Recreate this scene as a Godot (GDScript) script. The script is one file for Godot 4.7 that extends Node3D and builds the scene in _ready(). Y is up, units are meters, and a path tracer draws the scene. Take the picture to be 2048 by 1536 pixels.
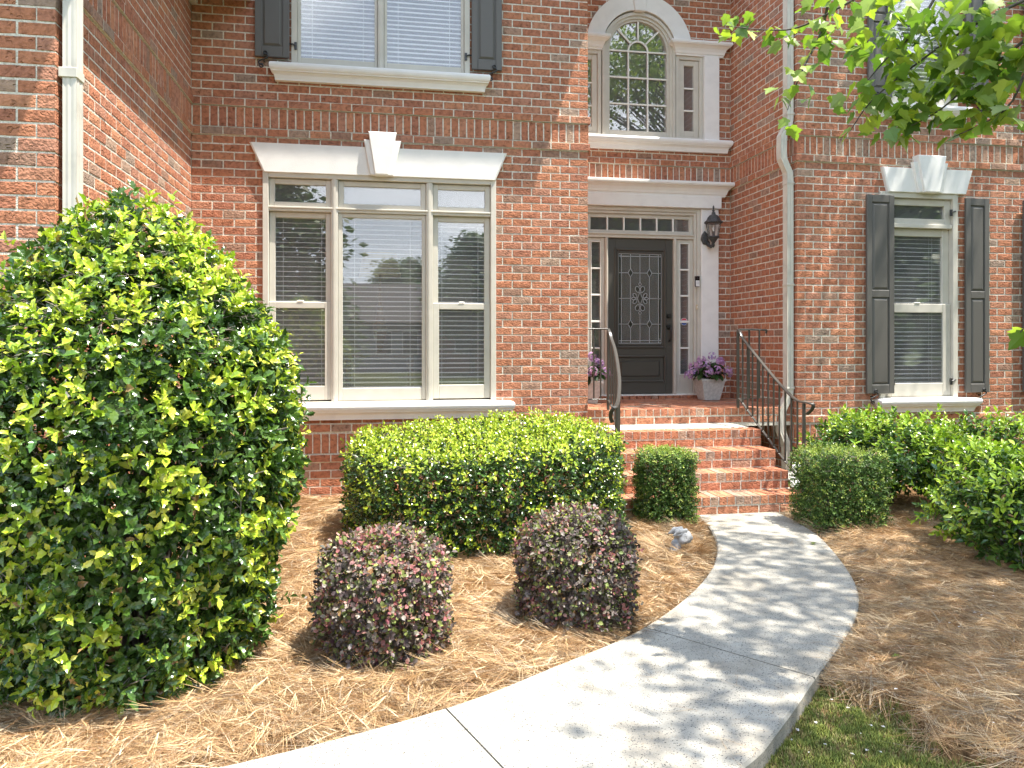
extends Node3D
# A brick house front with a recessed entrance, clipped shrubs, a curved concrete walk and pine straw beds.
# x runs along the house front to the right, y up, the house stands towards -z. "d" below is the distance -z from the camera's foot.

const BL := 0.203      # brick length with joint
const BH := 0.0804     # course height
const JT := 0.0114     # joint
const WALL_D := 7.77   # front plane of both wings
const ALC_D := 9.40    # back plane of the recessed entrance
const LEFT_X := -1.76  # side wall of the projecting wing
const LEFT_D := 4.62
const ALC_X0 := 2.18
const ALC_X1 := 4.57
const EYE := Vector3(0, 1.53, 0)
const YAW := 10.0
const FOC := 1528.0

# hanging maple sprays: x, height, distance, spread, leaves; and the twigs that carry them
const MAPLE_TIPS := [[1.877, 3.289, 3.934, 0.069, 4], [1.964, 3.262, 3.919, 0.069, 4], [2.018, 3.358, 3.909, 0.096, 6], [2.089, 3.22, 3.795, 0.08, 4], [2.155, 3.18, 3.783, 0.059, 4], [2.205, 3.232, 3.673, 0.105, 7], [2.283, 3.153, 3.659, 0.105, 7], [2.231, 3.048, 3.668, 0.079, 4], [2.125, 2.883, 3.585, 0.089, 5], [2.037, 2.793, 3.601, 0.064, 4], [2.188, 2.768, 3.574, 0.071, 4], [2.034, 2.649, 3.5, 0.037, 2], [2.291, 3.146, 3.455, 0.149, 11], [2.374, 3.128, 3.339, 0.145, 12], [2.449, 3.05, 3.224, 0.141, 13], [2.516, 3.019, 3.11, 0.137, 13], [2.576, 2.954, 2.998, 0.134, 14], [2.628, 2.912, 2.888, 0.13, 14], [2.661, 2.849, 2.78, 0.126, 13], [2.398, 2.959, 3.334, 0.121, 9], [2.495, 2.896, 3.216, 0.13, 12], [2.584, 2.859, 3.098, 0.126, 13], [2.641, 2.798, 2.987, 0.122, 13], [2.702, 2.761, 2.874, 0.119, 12], [2.426, 2.755, 3.228, 0.118, 9], [2.516, 2.71, 3.11, 0.115, 12], [2.587, 2.665, 2.996, 0.111, 12], [2.649, 2.621, 2.884, 0.108, 11], [2.302, 2.753, 3.351, 0.085, 6], [2.362, 2.68, 3.341, 0.097, 8], [2.449, 2.649, 3.224, 0.106, 9], [2.539, 2.595, 3.106, 0.096, 9], [2.609, 2.565, 2.992, 0.089, 8], [2.649, 2.491, 2.884, 0.065, 5], [2.255, 2.559, 3.36, 0.048, 3], [2.356, 2.538, 3.24, 0.066, 4], [2.449, 2.52, 3.224, 0.042, 3], [2.595, 2.492, 3.096, 0.046, 3], [2.161, 1.573, 2.259, 0.017, 2], [2.427, 3.01, 3.532, 0.102, 5], [2.276, 3.24, 3.559, 0.102, 7]]
const MAPLE_TWIGS := [[[2.658, 3.297, 3.187], [2.438, 3.296, 3.429], [2.205, 3.205, 3.673], [2.075, 3.22, 3.797], [1.855, 3.289, 3.938]], [[2.276, 3.317, 3.559], [2.283, 3.153, 3.659], [2.125, 2.908, 3.585], [2.036, 2.714, 3.55]], [[3.187, 3.226, 2.687], [2.755, 3.02, 2.865], [2.614, 2.952, 3.042], [2.495, 2.849, 3.216], [2.362, 2.717, 3.341], [2.267, 2.572, 3.378]], [[2.888, 3.052, 2.639], [2.713, 2.827, 2.822], [2.641, 2.732, 2.987], [2.539, 2.607, 3.106], [2.426, 2.538, 3.228]], [[2.788, 2.93, 2.656], [2.692, 2.703, 2.775], [2.67, 2.545, 2.88], [2.595, 2.481, 3.096]], [[2.658, 3.297, 3.187], [2.495, 3.014, 3.216], [2.421, 2.91, 3.33], [2.302, 2.765, 3.351]], [[2.41, 1.841, 2.114], [2.211, 1.68, 2.199], [2.154, 1.573, 2.26]], [[3.375, 3.67, 2.451], [3.187, 3.226, 2.687], [2.888, 3.052, 2.639], [2.788, 2.93, 2.656]], [[3.375, 3.67, 2.451], [3.181, 3.344, 2.79], [2.658, 3.297, 3.187], [2.276, 3.317, 3.559]]]

var rng := RandomNumberGenerator.new()
var M := {}
var names := {}
var brick_mesh := []
var house: Node3D
var house_bricks := []

# ---------------------------------------------------------------- basics
func P(x: float, y: float, d: float) -> Vector3:
	return Vector3(x, y, -d)

func numbered(n: String) -> String:
	if not names.has(n):
		names[n] = 0
		return n
	names[n] += 1
	return "%s_%03d" % [n, names[n]]

func wpos(n: Node) -> Vector3:
	var v := Vector3.ZERO
	while n != self and n != null:
		v += n.position
		n = n.get_parent()
	return v

func tag(o: Node, label: String, category: String, group := "", kind := "") -> void:
	if label: o.set_meta("label", label)
	if category: o.set_meta("category", category)
	if group: o.set_meta("group", group)
	if kind: o.set_meta("kind", kind)

func thing(called: String, at: Vector3, label: String, category: String, group := "") -> Node3D:
	var o := Node3D.new()
	o.name = numbered(called)
	add_child(o)
	o.position = at
	tag(o, label, category, group)
	return o

func holder(parent: Node, called: String, at: Vector3) -> Node3D:
	var o := Node3D.new()
	o.name = called
	parent.add_child(o, true)
	o.position = at - wpos(parent)
	return o

func put(parent: Node, called: String, mesh: Mesh, m: Material, at: Vector3, b := Basis.IDENTITY) -> MeshInstance3D:
	var o := MeshInstance3D.new()
	o.name = called if parent != self else numbered(called)
	o.mesh = mesh
	if m: o.material_override = m
	parent.add_child(o, true)
	o.transform = Transform3D(b, at - wpos(parent))
	return o

func newst() -> SurfaceTool:
	var st := SurfaceTool.new()
	st.begin(Mesh.PRIMITIVE_TRIANGLES)
	return st

func commit(parent: Node, called: String, st: SurfaceTool, m: Material) -> MeshInstance3D:
	return put(parent, called, st.commit(), m, Vector3.ZERO)

func tri(st: SurfaceTool, a: Vector3, b: Vector3, c: Vector3, out: Vector3) -> void:
	var n := (b - a).cross(c - a)
	if n.length_squared() < 1e-16: return
	n = n.normalized()
	if n.dot(out) < 0.0: n = -n
	else:
		var t := b
		b = c
		c = t
	st.set_normal(n); st.add_vertex(a)
	st.set_normal(n); st.add_vertex(b)
	st.set_normal(n); st.add_vertex(c)

func quad(st: SurfaceTool, a: Vector3, b: Vector3, c: Vector3, d: Vector3, out: Vector3) -> void:
	tri(st, a, b, c, out)
	tri(st, a, c, d, out)

# chamfered box between two corners
func cbox(st: SurfaceTool, p0: Vector3, p1: Vector3, bev := 0.004) -> void:
	var lo := Vector3(minf(p0.x, p1.x), minf(p0.y, p1.y), minf(p0.z, p1.z))
	var hi := Vector3(maxf(p0.x, p1.x), maxf(p0.y, p1.y), maxf(p0.z, p1.z))
	var c := (lo + hi) * 0.5
	var h := (hi - lo) * 0.5
	var b := minf(bev, minf(h.x, minf(h.y, h.z)) * 0.6)
	var ax := [Vector3.RIGHT, Vector3.UP, Vector3.BACK]
	var hh := [h.x, h.y, h.z]
	for i in 3:
		var j := (i + 1) % 3
		var k := (i + 2) % 3
		var A: Vector3 = ax[i]; var B: Vector3 = ax[j]; var C: Vector3 = ax[k]
		var hj: float = hh[j] - b
		var hk: float = hh[k] - b
		for s in [-1.0, 1.0]:
			var o: Vector3 = c + A * hh[i] * s
			quad(st, o + B * hj + C * hk, o - B * hj + C * hk, o - B * hj - C * hk, o + B * hj - C * hk, A * s)
			if b > 0.0:
				for t in [-1.0, 1.0]:
					# edge between faces A*s and B*t, running along C
					var e1: Vector3 = c + A * hh[i] * s + B * hj * t
					var e2: Vector3 = c + A * (hh[i] - b) * s + B * hh[j] * t
					quad(st, e1 + C * hk, e1 - C * hk, e2 - C * hk, e2 + C * hk, A * s + B * t)
	if b > 0.0:
		for sx in [-1.0, 1.0]:
			for sy in [-1.0, 1.0]:
				for sz in [-1.0, 1.0]:
					var q := Vector3(h.x * sx, h.y * sy, h.z * sz)
					tri(st, c + q - Vector3(0, b * sy, b * sz), c + q - Vector3(b * sx, 0, b * sz), c + q - Vector3(b * sx, b * sy, 0), Vector3(sx, sy, sz))

func boxp(parent: Node, called: String, x0: float, x1: float, y0: float, y1: float, d0: float, d1: float, m: Material, bev := 0.004) -> MeshInstance3D:
	var c := P((x0 + x1) * 0.5, (y0 + y1) * 0.5, (d0 + d1) * 0.5)
	var h := Vector3(absf(x1 - x0), absf(y1 - y0), absf(d1 - d0)) * 0.5
	var st := newst()
	cbox(st, -h, h, bev)
	return put(parent, called, st.commit(), m, c)

# a moulding: profile points (out from the wall, height) swept along x, with returned ends
func moulding(st: SurfaceTool, prof: Array, x0: float, x1: float, d: float, splay := 1.0) -> void:
	var n := prof.size()
	for i in n - 1:
		var a: Vector2 = prof[i]
		var b: Vector2 = prof[i + 1]
		var al := P(x0 - a.x * splay, a.y, d - a.x); var ar := P(x1 + a.x * splay, a.y, d - a.x)
		var bl := P(x0 - b.x * splay, b.y, d - b.x); var br := P(x1 + b.x * splay, b.y, d - b.x)
		var nrm := Vector3(0, a.x - b.x, b.y - a.y)
		if nrm.length() < 1e-6: continue
		quad(st, al, ar, br, bl, nrm)
		var aw := P(x0 - a.x * splay, a.y, d + 0.02); var bw := P(x0 - b.x * splay, b.y, d + 0.02)
		quad(st, al, bl, bw, aw, Vector3(-1, nrm.y * 0.5, 0) if splay > 0 else Vector3.LEFT)
		var aw2 := P(x1 + a.x * splay, a.y, d + 0.02); var bw2 := P(x1 + b.x * splay, b.y, d + 0.02)
		quad(st, ar, br, bw2, aw2, Vector3(1, nrm.y * 0.5, 0) if splay > 0 else Vector3.RIGHT)
		if splay == 0.0:
			pass

# a convex outline in the wall plane (x,y) with thickness between d0 (front) and d1, chamfered front edge
func plate(st: SurfaceTool, pts: Array, d0: float, d1: float, bev := 0.004) -> void:
	var n := pts.size()
	var c := Vector2.ZERO
	for p in pts: c += p
	c /= n
	var inner := []
	for p in pts: inner.append(p + (c - p).normalized() * bev * 1.4)
	for i in n:
		var a: Vector2 = pts[i]; var b: Vector2 = pts[(i + 1) % n]
		var ia: Vector2 = inner[i]; var ib: Vector2 = inner[(i + 1) % n]
		var o2 := ((a + b) * 0.5 - c).normalized()
		var out := Vector3(o2.x, o2.y, 0)
		quad(st, P(a.x, a.y, d0 + bev), P(b.x, b.y, d0 + bev), P(b.x, b.y, d1), P(a.x, a.y, d1), out)
		quad(st, P(ia.x, ia.y, d0), P(ib.x, ib.y, d0), P(b.x, b.y, d0 + bev), P(a.x, a.y, d0 + bev), out + Vector3.BACK)
		tri(st, P(c.x, c.y, d0), P(ia.x, ia.y, d0), P(ib.x, ib.y, d0), Vector3.BACK)

func tube(st: SurfaceTool, pts: Array, radii, sides := 6, flat_y := 1.0) -> void:
	var n := pts.size()
	var rings := []
	var last_u := Vector3.ZERO
	for i in n:
		var t: Vector3 = (pts[mini(i + 1, n - 1)] - pts[maxi(i - 1, 0)]).normalized()
		var u := last_u - t * last_u.dot(t)
		if u.length() < 0.1:
			u = t.cross(Vector3.UP if absf(t.y) < 0.9 else Vector3.RIGHT)
		u = u.normalized()
		last_u = u
		var v := t.cross(u)
		var r: float = radii[i] if radii is Array else radii
		var ring := []
		for k in sides:
			var a := TAU * (k + 0.5) / sides
			ring.append([pts[i] + u * cos(a) * r + v * sin(a) * r * flat_y, (u * cos(a) + v * sin(a))])
		rings.append(ring)
	for i in n - 1:
		for k in sides:
			var k2 := (k + 1) % sides
			var q := [rings[i][k], rings[i][k2], rings[i + 1][k2], rings[i + 1][k]]
			var fn: Vector3 = (q[1][0] - q[0][0]).cross(q[2][0] - q[0][0])
			var outn: Vector3 = q[0][1] + q[1][1]
			var order := [0, 2, 1, 0, 3, 2] if fn.dot(outn) > 0 else [0, 1, 2, 0, 2, 3]
			for o in order:
				st.set_normal(q[o][1])
				st.add_vertex(q[o][0])
	for e in [0, n - 1]:
		var t2: Vector3 = (pts[1] - pts[0]) if e == 0 else (pts[n - 1] - pts[n - 2])
		for k in range(1, sides - 1):
			tri(st, rings[e][0][0], rings[e][k][0], rings[e][k + 1][0], -t2 if e == 0 else t2)

func lathe(st: SurfaceTool, prof: Array, at: Vector3, sides := 12) -> void:
	for i in prof.size() - 1:
		var a: Vector2 = prof[i]
		var b: Vector2 = prof[i + 1]
		for k in sides:
			var t0 := TAU * k / sides
			var t1 := TAU * (k + 1) / sides
			var e0 := Vector3(cos(t0), 0, sin(t0)); var e1 := Vector3(cos(t1), 0, sin(t1))
			var sl := b - a
			var nn := Vector2(sl.y, -sl.x)
			var out := (e0 + e1) * 0.5 * nn.x + Vector3.UP * nn.y
			quad(st, at + e0 * a.x + Vector3.UP * a.y, at + e1 * a.x + Vector3.UP * a.y, at + e1 * b.x + Vector3.UP * b.y, at + e0 * b.x + Vector3.UP * b.y, out)

func smooth_line(pts: Array, per := 6) -> Array:
	var c := Curve3D.new()
	var n := pts.size()
	for i in n:
		var t: Vector3 = (pts[mini(i + 1, n - 1)] - pts[maxi(i - 1, 0)]) / 6.0
		c.add_point(pts[i], -t, t)
	var out := []
	for i in n - 1:
		for k in per: out.append(c.sample(i, k / float(per)))
	out.append(pts[n - 1])
	return out

# where a point falls in the photograph (used only to choose which of many like pieces show largest)
func seen(p: Vector3) -> Vector3:
	var v := (p - EYE).rotated(Vector3.UP, deg_to_rad(YAW))
	if v.z > -0.2: return Vector3(-1e6, 0, 1)
	return Vector3(1024.0 + FOC * v.x / -v.z, 690.0 - FOC * v.y / -v.z, -v.z)

# ---------------------------------------------------------------- materials
func lin(r: float, g: float, b: float) -> Color:
	return Color(r, g, b).linear_to_srgb()

func noise_tex(freq: float, ramp: Array, size := 512, kind := FastNoiseLite.TYPE_SIMPLEX_SMOOTH, octaves := 4, sd := 1, normal := false) -> NoiseTexture2D:
	var n := FastNoiseLite.new()
	n.noise_type = kind
	n.frequency = freq
	n.fractal_octaves = octaves
	n.seed = sd
	if kind == FastNoiseLite.TYPE_CELLULAR:
		n.cellular_return_type = FastNoiseLite.RETURN_DISTANCE
	var t := NoiseTexture2D.new()
	t.width = size
	t.height = size
	t.seamless = true
	t.noise = n
	if normal:
		t.as_normal_map = true
		t.bump_strength = 6.0
	if ramp.size():
		var g := Gradient.new()
		var off := PackedFloat32Array(); var cols := PackedColorArray()
		for r in ramp:
			off.append(r[0]); cols.append(r[1])
		g.offsets = off
		g.colors = cols
		t.color_ramp = g
	return t

func grey(v: float) -> Color:
	return Color(v, v, v)

func mat(called: String, c: Color, rough: float, spec := 0.5) -> StandardMaterial3D:
	var m := StandardMaterial3D.new()
	m.resource_name = called
	m.albedo_color = c
	m.roughness = rough
	m.metallic_specular = spec
	M[called] = m
	return m

func triplanar(m: StandardMaterial3D, scale: float, world := true) -> void:
	m.uv1_triplanar = true
	m.uv1_world_triplanar = world
	m.uv1_scale = Vector3.ONE * scale

# fingernail-shaped dents pressed into the brick faces
func dent_texture() -> ImageTexture:
	var r := RandomNumberGenerator.new()
	r.seed = 77
	var N := 512
	var im := Image.create(N, N, false, Image.FORMAT_RGB8)
	var n := FastNoiseLite.new()
	n.frequency = 0.05
	n.fractal_octaves = 3
	for y in N:
		for x in N:
			im.set_pixel(x, y, grey(0.78 + 0.16 * n.get_noise_2d(x, y)))
	for i in 95:
		var cx := r.randi_range(0, N - 1); var cy := r.randi_range(0, N - 1)
		var rad := r.randf_range(5.0, 12.0)
		var a0 := r.randf_range(0, TAU); var span := r.randf_range(0.7, 2.4)
		var steps := 26
		for k in steps:
			var a := a0 + span * k / steps
			var wd := 3.4 * sin(PI * k / float(steps)) + 0.8
			for dx in range(-4, 5):
				for dy in range(-4, 5):
					var q := Vector2(dx, dy)
					if q.length() <= wd:
						var px := posmod(int(cx + cos(a) * rad * 1.4) + dx, N); var py := posmod(int(cy + sin(a) * rad) + dy, N)
						var v := im.get_pixel(px, py).r
						im.set_pixel(px, py, grey(minf(v, 0.12 + 0.55 * q.length() / 4.5)))
	return ImageTexture.create_from_image(im)

func make_materials() -> void:
	var m: StandardMaterial3D
	m = mat("brick", Color.WHITE, 0.9, 0.35)
	m.vertex_color_use_as_albedo = true
	m.albedo_texture = noise_tex(0.02, [[0.0, grey(0.74)], [0.4, grey(0.90)], [0.55, grey(0.96)], [1.0, grey(1.0)]], 512, FastNoiseLite.TYPE_SIMPLEX_SMOOTH, 6, 3)
	m.heightmap_enabled = true
	m.heightmap_texture = dent_texture()
	m.heightmap_scale = 1.7
	triplanar(m, 1.7)
	m = mat("mortar", lin(0.80, 0.755, 0.65), 0.95, 0.2)
	m.albedo_texture = noise_tex(0.03, [[0.0, grey(0.78)], [0.5, grey(0.94)], [1.0, grey(1.0)]], 512, FastNoiseLite.TYPE_SIMPLEX_SMOOTH, 5, 5)
	m.heightmap_enabled = true
	m.heightmap_texture = noise_tex(0.08, [], 512, FastNoiseLite.TYPE_SIMPLEX_SMOOTH, 4, 6)
	m.heightmap_scale = 0.4
	triplanar(m, 2.0)
	m = mat("stucco", lin(0.82, 0.81, 0.785), 0.8, 0.4)
	m.albedo_texture = noise_tex(0.006, [[0.0, grey(0.965)], [0.5, grey(0.99)], [1.0, grey(1.0)]], 512, FastNoiseLite.TYPE_SIMPLEX_SMOOTH, 5, 8)
	m.heightmap_enabled = true
	m.heightmap_texture = noise_tex(0.12, [], 512, FastNoiseLite.TYPE_SIMPLEX_SMOOTH, 3, 9)
	m.heightmap_scale = 0.12
	triplanar(m, 1.6)
	m = mat("trim", lin(0.61, 0.575, 0.50), 0.45)
	m.albedo_texture = noise_tex(0.01, [[0.0, grey(0.94)], [1.0, grey(1.0)]], 256, FastNoiseLite.TYPE_SIMPLEX_SMOOTH, 4, 10)
	triplanar(m, 1.3)
	m = mat("trim_white", lin(0.80, 0.79, 0.74), 0.4)
	m = mat("downspout_paint", lin(0.66, 0.63, 0.55), 0.35)
	m.albedo_texture = noise_tex(0.012, [[0.0, grey(0.84)], [0.5, grey(0.97)], [1.0, grey(1.0)]], 256, FastNoiseLite.TYPE_SIMPLEX_SMOOTH, 5, 12)
	triplanar(m, 1.0)
	m = mat("shutter_paint", lin(0.112, 0.106, 0.096), 0.5)
	m.heightmap_enabled = true
	m.heightmap_texture = noise_tex(0.2, [], 256, FastNoiseLite.TYPE_SIMPLEX_SMOOTH, 2, 13)
	m.heightmap_scale = 0.03
	triplanar(m, 3.0)
	mat("door_paint", lin(0.066, 0.062, 0.052), 0.42)
	mat("iron", lin(0.055, 0.053, 0.05), 0.42, 0.6)
	m = mat("rail_paint", lin(0.05, 0.046, 0.04), 0.3, 0.6)
	mat("black_metal", lin(0.012, 0.012, 0.012), 0.35, 0.6)
	m = mat("lantern_metal", lin(0.10, 0.105, 0.11), 0.6, 0.5)
	m.albedo_texture = noise_tex(0.05, [[0.0, grey(0.5)], [1.0, grey(1.0)]], 128, FastNoiseLite.TYPE_SIMPLEX_SMOOTH, 4, 14)
	triplanar(m, 6.0)
	m = mat("glass", Color(1, 1, 1, 0.02), 0.0, 0.5)
	m.transparency = BaseMaterial3D.TRANSPARENCY_ALPHA
	m = mat("lantern_glass", Color(0.9, 0.95, 1.0, 0.06), 0.03, 0.5)
	m.transparency = BaseMaterial3D.TRANSPARENCY_ALPHA
	m = mat("textured_glass", Color(lin(0.15, 0.16, 0.14), 0.5), 0.14, 0.5)
	m.transparency = BaseMaterial3D.TRANSPARENCY_ALPHA
	m.normal_enabled = true
	m.normal_texture = noise_tex(0.09, [], 256, FastNoiseLite.TYPE_SIMPLEX_SMOOTH, 3, 15, true)
	m.normal_scale = 1.0
	triplanar(m, 6.0)
	m = mat("bevel_glass", Color(lin(0.05, 0.055, 0.04), 0.4), 0.02, 0.5)
	m.transparency = BaseMaterial3D.TRANSPARENCY_ALPHA
	mat("lead", lin(0.5, 0.51, 0.54), 0.35, 0.6).metallic = 0.3
	mat("slat", lin(0.88, 0.87, 0.85), 0.45)
	mat("room_wall", lin(0.34, 0.32, 0.28), 0.9)
	mat("room_floor", lin(0.13, 0.075, 0.04), 0.5)
	m = mat("lamp_shade", lin(0.72, 0.62, 0.36), 0.8)
	m.backlight_enabled = true
	m.backlight = lin(0.5, 0.42, 0.25)
	mat("lamp_base", lin(0.2, 0.13, 0.06), 0.3)
	mat("table_wood", lin(0.10, 0.05, 0.025), 0.35)
	m = mat("concrete", lin(0.44, 0.432, 0.405), 0.9, 0.3)
	m.albedo_texture = concrete_texture()
	m.heightmap_enabled = true
	m.heightmap_texture = noise_tex(0.11, [], 512, FastNoiseLite.TYPE_SIMPLEX_SMOOTH, 3, 17)
	m.heightmap_scale = 0.22
	triplanar(m, 0.46)
	m = mat("soil", lin(0.30, 0.18, 0.09), 1.0, 0.1)
	m.albedo_texture = noise_tex(0.05, [[0.0, grey(0.35)], [0.5, grey(0.75)], [1.0, grey(1.0)]], 512, FastNoiseLite.TYPE_SIMPLEX_SMOOTH, 5, 18)
	triplanar(m, 1.1)
	m = mat("turf", lin(0.105, 0.13, 0.035), 1.0, 0.1)
	m.albedo_texture = noise_tex(0.03, [[0.0, Color(0.55, 0.45, 0.4)], [0.5, grey(0.85)], [1.0, Color(0.95, 1.0, 0.8)]], 512, FastNoiseLite.TYPE_SIMPLEX_SMOOTH, 5, 19)
	triplanar(m, 0.7)
	m = mat("asphalt", lin(0.12, 0.12, 0.125), 0.9)
	m = mat("straw", Color.WHITE, 0.6, 0.4)
	m.vertex_color_use_as_albedo = true
	m = mat("grass_blade", Color.WHITE, 0.7, 0.3)
	m.vertex_color_use_as_albedo = true
	m = mat("leaf_glossy", Color.WHITE, 0.24, 0.6)
	m.vertex_color_use_as_albedo = true
	m.backlight_enabled = true
	m.backlight = lin(0.42, 0.5, 0.2)
	m = mat("leaf_soft", Color.WHITE, 0.5, 0.45)
	m.vertex_color_use_as_albedo = true
	m.backlight_enabled = true
	m.backlight = lin(0.5, 0.55, 0.3)
	m = mat("leaf_maple", Color.WHITE, 0.42, 0.5)
	m.vertex_color_use_as_albedo = true
	m.backlight_enabled = true
	m.backlight = lin(0.85, 1.0, 0.4)
	m = mat("petal", Color.WHITE, 0.6, 0.3)
	m.vertex_color_use_as_albedo = true
	m.backlight_enabled = true
	m.backlight = lin(0.4, 0.35, 0.4)
	m = mat("bark", lin(0.16, 0.135, 0.11), 0.9)
	m.albedo_texture = noise_tex(0.04, [[0.0, grey(0.45)], [1.0, grey(1.0)]], 256, FastNoiseLite.TYPE_SIMPLEX_SMOOTH, 5, 21)
	triplanar(m, 3.0)
	m = mat("twig", lin(0.27, 0.235, 0.20), 0.9)
	m = mat("planter", lin(0.66, 0.65, 0.62), 0.6)
	m.albedo_texture = noise_tex(0.03, [[0.0, grey(0.82)], [1.0, grey(1.0)]], 256, FastNoiseLite.TYPE_SIMPLEX_SMOOTH, 4, 22)
	triplanar(m, 3.0)
	m = mat("stone_grey", lin(0.36, 0.37, 0.385), 0.85)
	m.albedo_texture = noise_tex(0.03, [[0.0, grey(0.7)], [0.5, grey(0.95)], [1.0, grey(1.0)]], 256, FastNoiseLite.TYPE_SIMPLEX_SMOOTH, 5, 23)
	m.heightmap_enabled = true
	m.heightmap_texture = noise_tex(0.1, [], 256, FastNoiseLite.TYPE_SIMPLEX_SMOOTH, 3, 24)
	m.heightmap_scale = 0.1
	triplanar(m, 5.0)
	mat("plastic_white", lin(0.75, 0.75, 0.75), 0.35)
	mat("plastic_black", lin(0.01, 0.01, 0.012), 0.25)
	mat("plastic_cream", lin(0.6, 0.52, 0.34), 0.4)
	mat("print_red", lin(0.55, 0.06, 0.09), 0.4)
	mat("print_blue", lin(0.06, 0.14, 0.5), 0.4)
	mat("shingle", lin(0.10, 0.09, 0.085), 0.9)
	mat("siding", lin(0.30, 0.31, 0.33), 0.8)
	mat("far_brick", lin(0.30, 0.12, 0.08), 0.9)

func concrete_texture() -> ImageTexture:
	var r := RandomNumberGenerator.new()
	r.seed = 5
	var N := 2048
	var im := Image.create(N, N, false, Image.FORMAT_RGB8)
	var n := FastNoiseLite.new()
	n.seed = 4
	n.frequency = 0.02
	n.fractal_octaves = 5
	var ni := n.get_seamless_image(N / 4, N / 4)
	n.seed = 14
	n.frequency = 0.006
	var stain := n.get_seamless_image(N / 4, N / 4)
	for y in N / 4:
		for x in N / 4:
			# cement tone, with tan stains where leaves have lain
			var v := 0.82 + 0.18 * ni.get_pixel(x, y).r
			var q := smoothstep(0.56, 0.72, stain.get_pixel(x, y).r) * 0.055
			for k in 4:
				var w := v + r.randf_range(-0.06, 0.05)
				im.fill_rect(Rect2i(x * 4 + (k % 2) * 2, y * 4 + (k / 2) * 2, 2, 2), Color(w * (1.0 - q * 0.8), w * 0.985 * (1.0 - q), w * 0.955 * (1.0 - q * 1.25)))
	for i in 30000:
		var x := r.randi_range(0, N - 5); var y := r.randi_range(0, N - 5)
		var v := r.randf_range(0.2, 0.66)
		var s := r.randi_range(1, 4)
		im.fill_rect(Rect2i(x, y, s + r.randi_range(0, 1), s), Color(v, v, v * 1.06))
	for i in 9000:
		im.fill_rect(Rect2i(r.randi_range(0, N - 5), r.randi_range(0, N - 5), r.randi_range(1, 4), r.randi_range(1, 3)), Color(1, 0.99, 0.97) if r.randf() < 0.6 else Color(0.8, 0.7, 0.56))
	# two hairline cracks
	for c in 2:
		var p := Vector2(r.randf_range(200, 1800), r.randf_range(200, 1800))
		var a := r.randf() * TAU
		for k in 420:
			a += r.randf_range(-0.35, 0.35)
			p += Vector2(cos(a), sin(a)) * 1.5
			im.set_pixel(posmod(int(p.x), N), posmod(int(p.y), N), grey(0.32))
	return ImageTexture.create_from_image(im)

func cloud_texture() -> ImageTexture:
	var W := 640; var H := 320
	var im := Image.create(W, H, false, Image.FORMAT_RGBA8)
	var n := FastNoiseLite.new()
	n.seed = 12
	n.frequency = 1.15
	n.fractal_octaves = 6
	n.fractal_gain = 0.52
	for y in H:
		var el := PI * (0.5 - (y + 0.5) / H)
		for x in W:
			var az := TAU * (x + 0.5) / W
			var v := Vector3(cos(el) * sin(az), sin(el), cos(el) * cos(az))
			var c := 0.0
			if v.y > -0.02:
				var q := v / (v.y + 0.28)
				c = smoothstep(0.02, 0.42, n.get_noise_3d(q.x * 0.9, 0.3, q.z * 0.9) + 0.10)
			im.set_pixel(x, y, Color(1, 1, 1, c))
	return ImageTexture.create_from_image(im)

# ---------------------------------------------------------------- the scene
func _ready() -> void:
	rng.seed = 20240611
	# camera
	var cam := Camera3D.new()
	cam.name = "camera"
	add_child(cam)
	cam.position = EYE
	cam.rotation_degrees = Vector3(0, -YAW, 0)
	cam.near = 0.05
	cam.far = 600.0
	cam.set_frustum(0.05 * 1536.0 / FOC, Vector2(0, 0.05 * (690.0 - 768.0) / FOC), 0.05, 600.0)
	cam.current = true
	# sky and exposure
	var sky_m := ProceduralSkyMaterial.new()
	sky_m.sky_top_color = lin(0.24, 0.36, 0.58)
	sky_m.sky_horizon_color = lin(0.90, 0.97, 1.04)
	sky_m.sky_curve = 0.32
	sky_m.sky_energy_multiplier = 1.02
	sky_m.ground_bottom_color = lin(0.16, 0.15, 0.10)
	sky_m.ground_horizon_color = lin(0.55, 0.62, 0.70)
	sky_m.sky_cover = cloud_texture()
	sky_m.sky_cover_modulate = Color(lin(0.62, 0.60, 0.57), 1.0)
	sky_m.sun_angle_max = 12.0
	var env := Environment.new()
	env.background_mode = Environment.BG_SKY
	env.sky = Sky.new()
	env.sky.sky_material = sky_m
	env.tonemap_mode = Environment.TONE_MAPPER_LINEAR
	env.tonemap_exposure = 2.6
	env.sdfgi_enabled = true
	env.ssao_enabled = true
	env.ssil_enabled = true
	var we := WorldEnvironment.new()
	we.name = "world_environment"
	we.environment = env
	add_child(we)
	# sun: high, from the right and in front of the house
	var sun := DirectionalLight3D.new()
	sun.name = "sun"
	add_child(sun)
	var el := deg_to_rad(69.0)
	var az := deg_to_rad(62.0)
	var to_sun := Vector3(sin(az) * cos(el), sin(el), cos(az) * cos(el))
	sun.look_at_from_position(to_sun * 50.0, Vector3.ZERO, Vector3.UP)
	sun.light_energy = 1.6
	sun.light_color = Color(1.0, 0.972, 0.925)
	sun.light_angular_distance = 0.55
	sun.shadow_enabled = true
	make_materials()
	make_bricks()
	# large structure
	ground_and_walk()
	build_house()
	build_steps()
	# objects
	railings()
	entrance_things()
	blinds()
	shrubs()
	maple()
	rabbit()
	straw_and_grass()
	beyond_the_frame()

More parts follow.
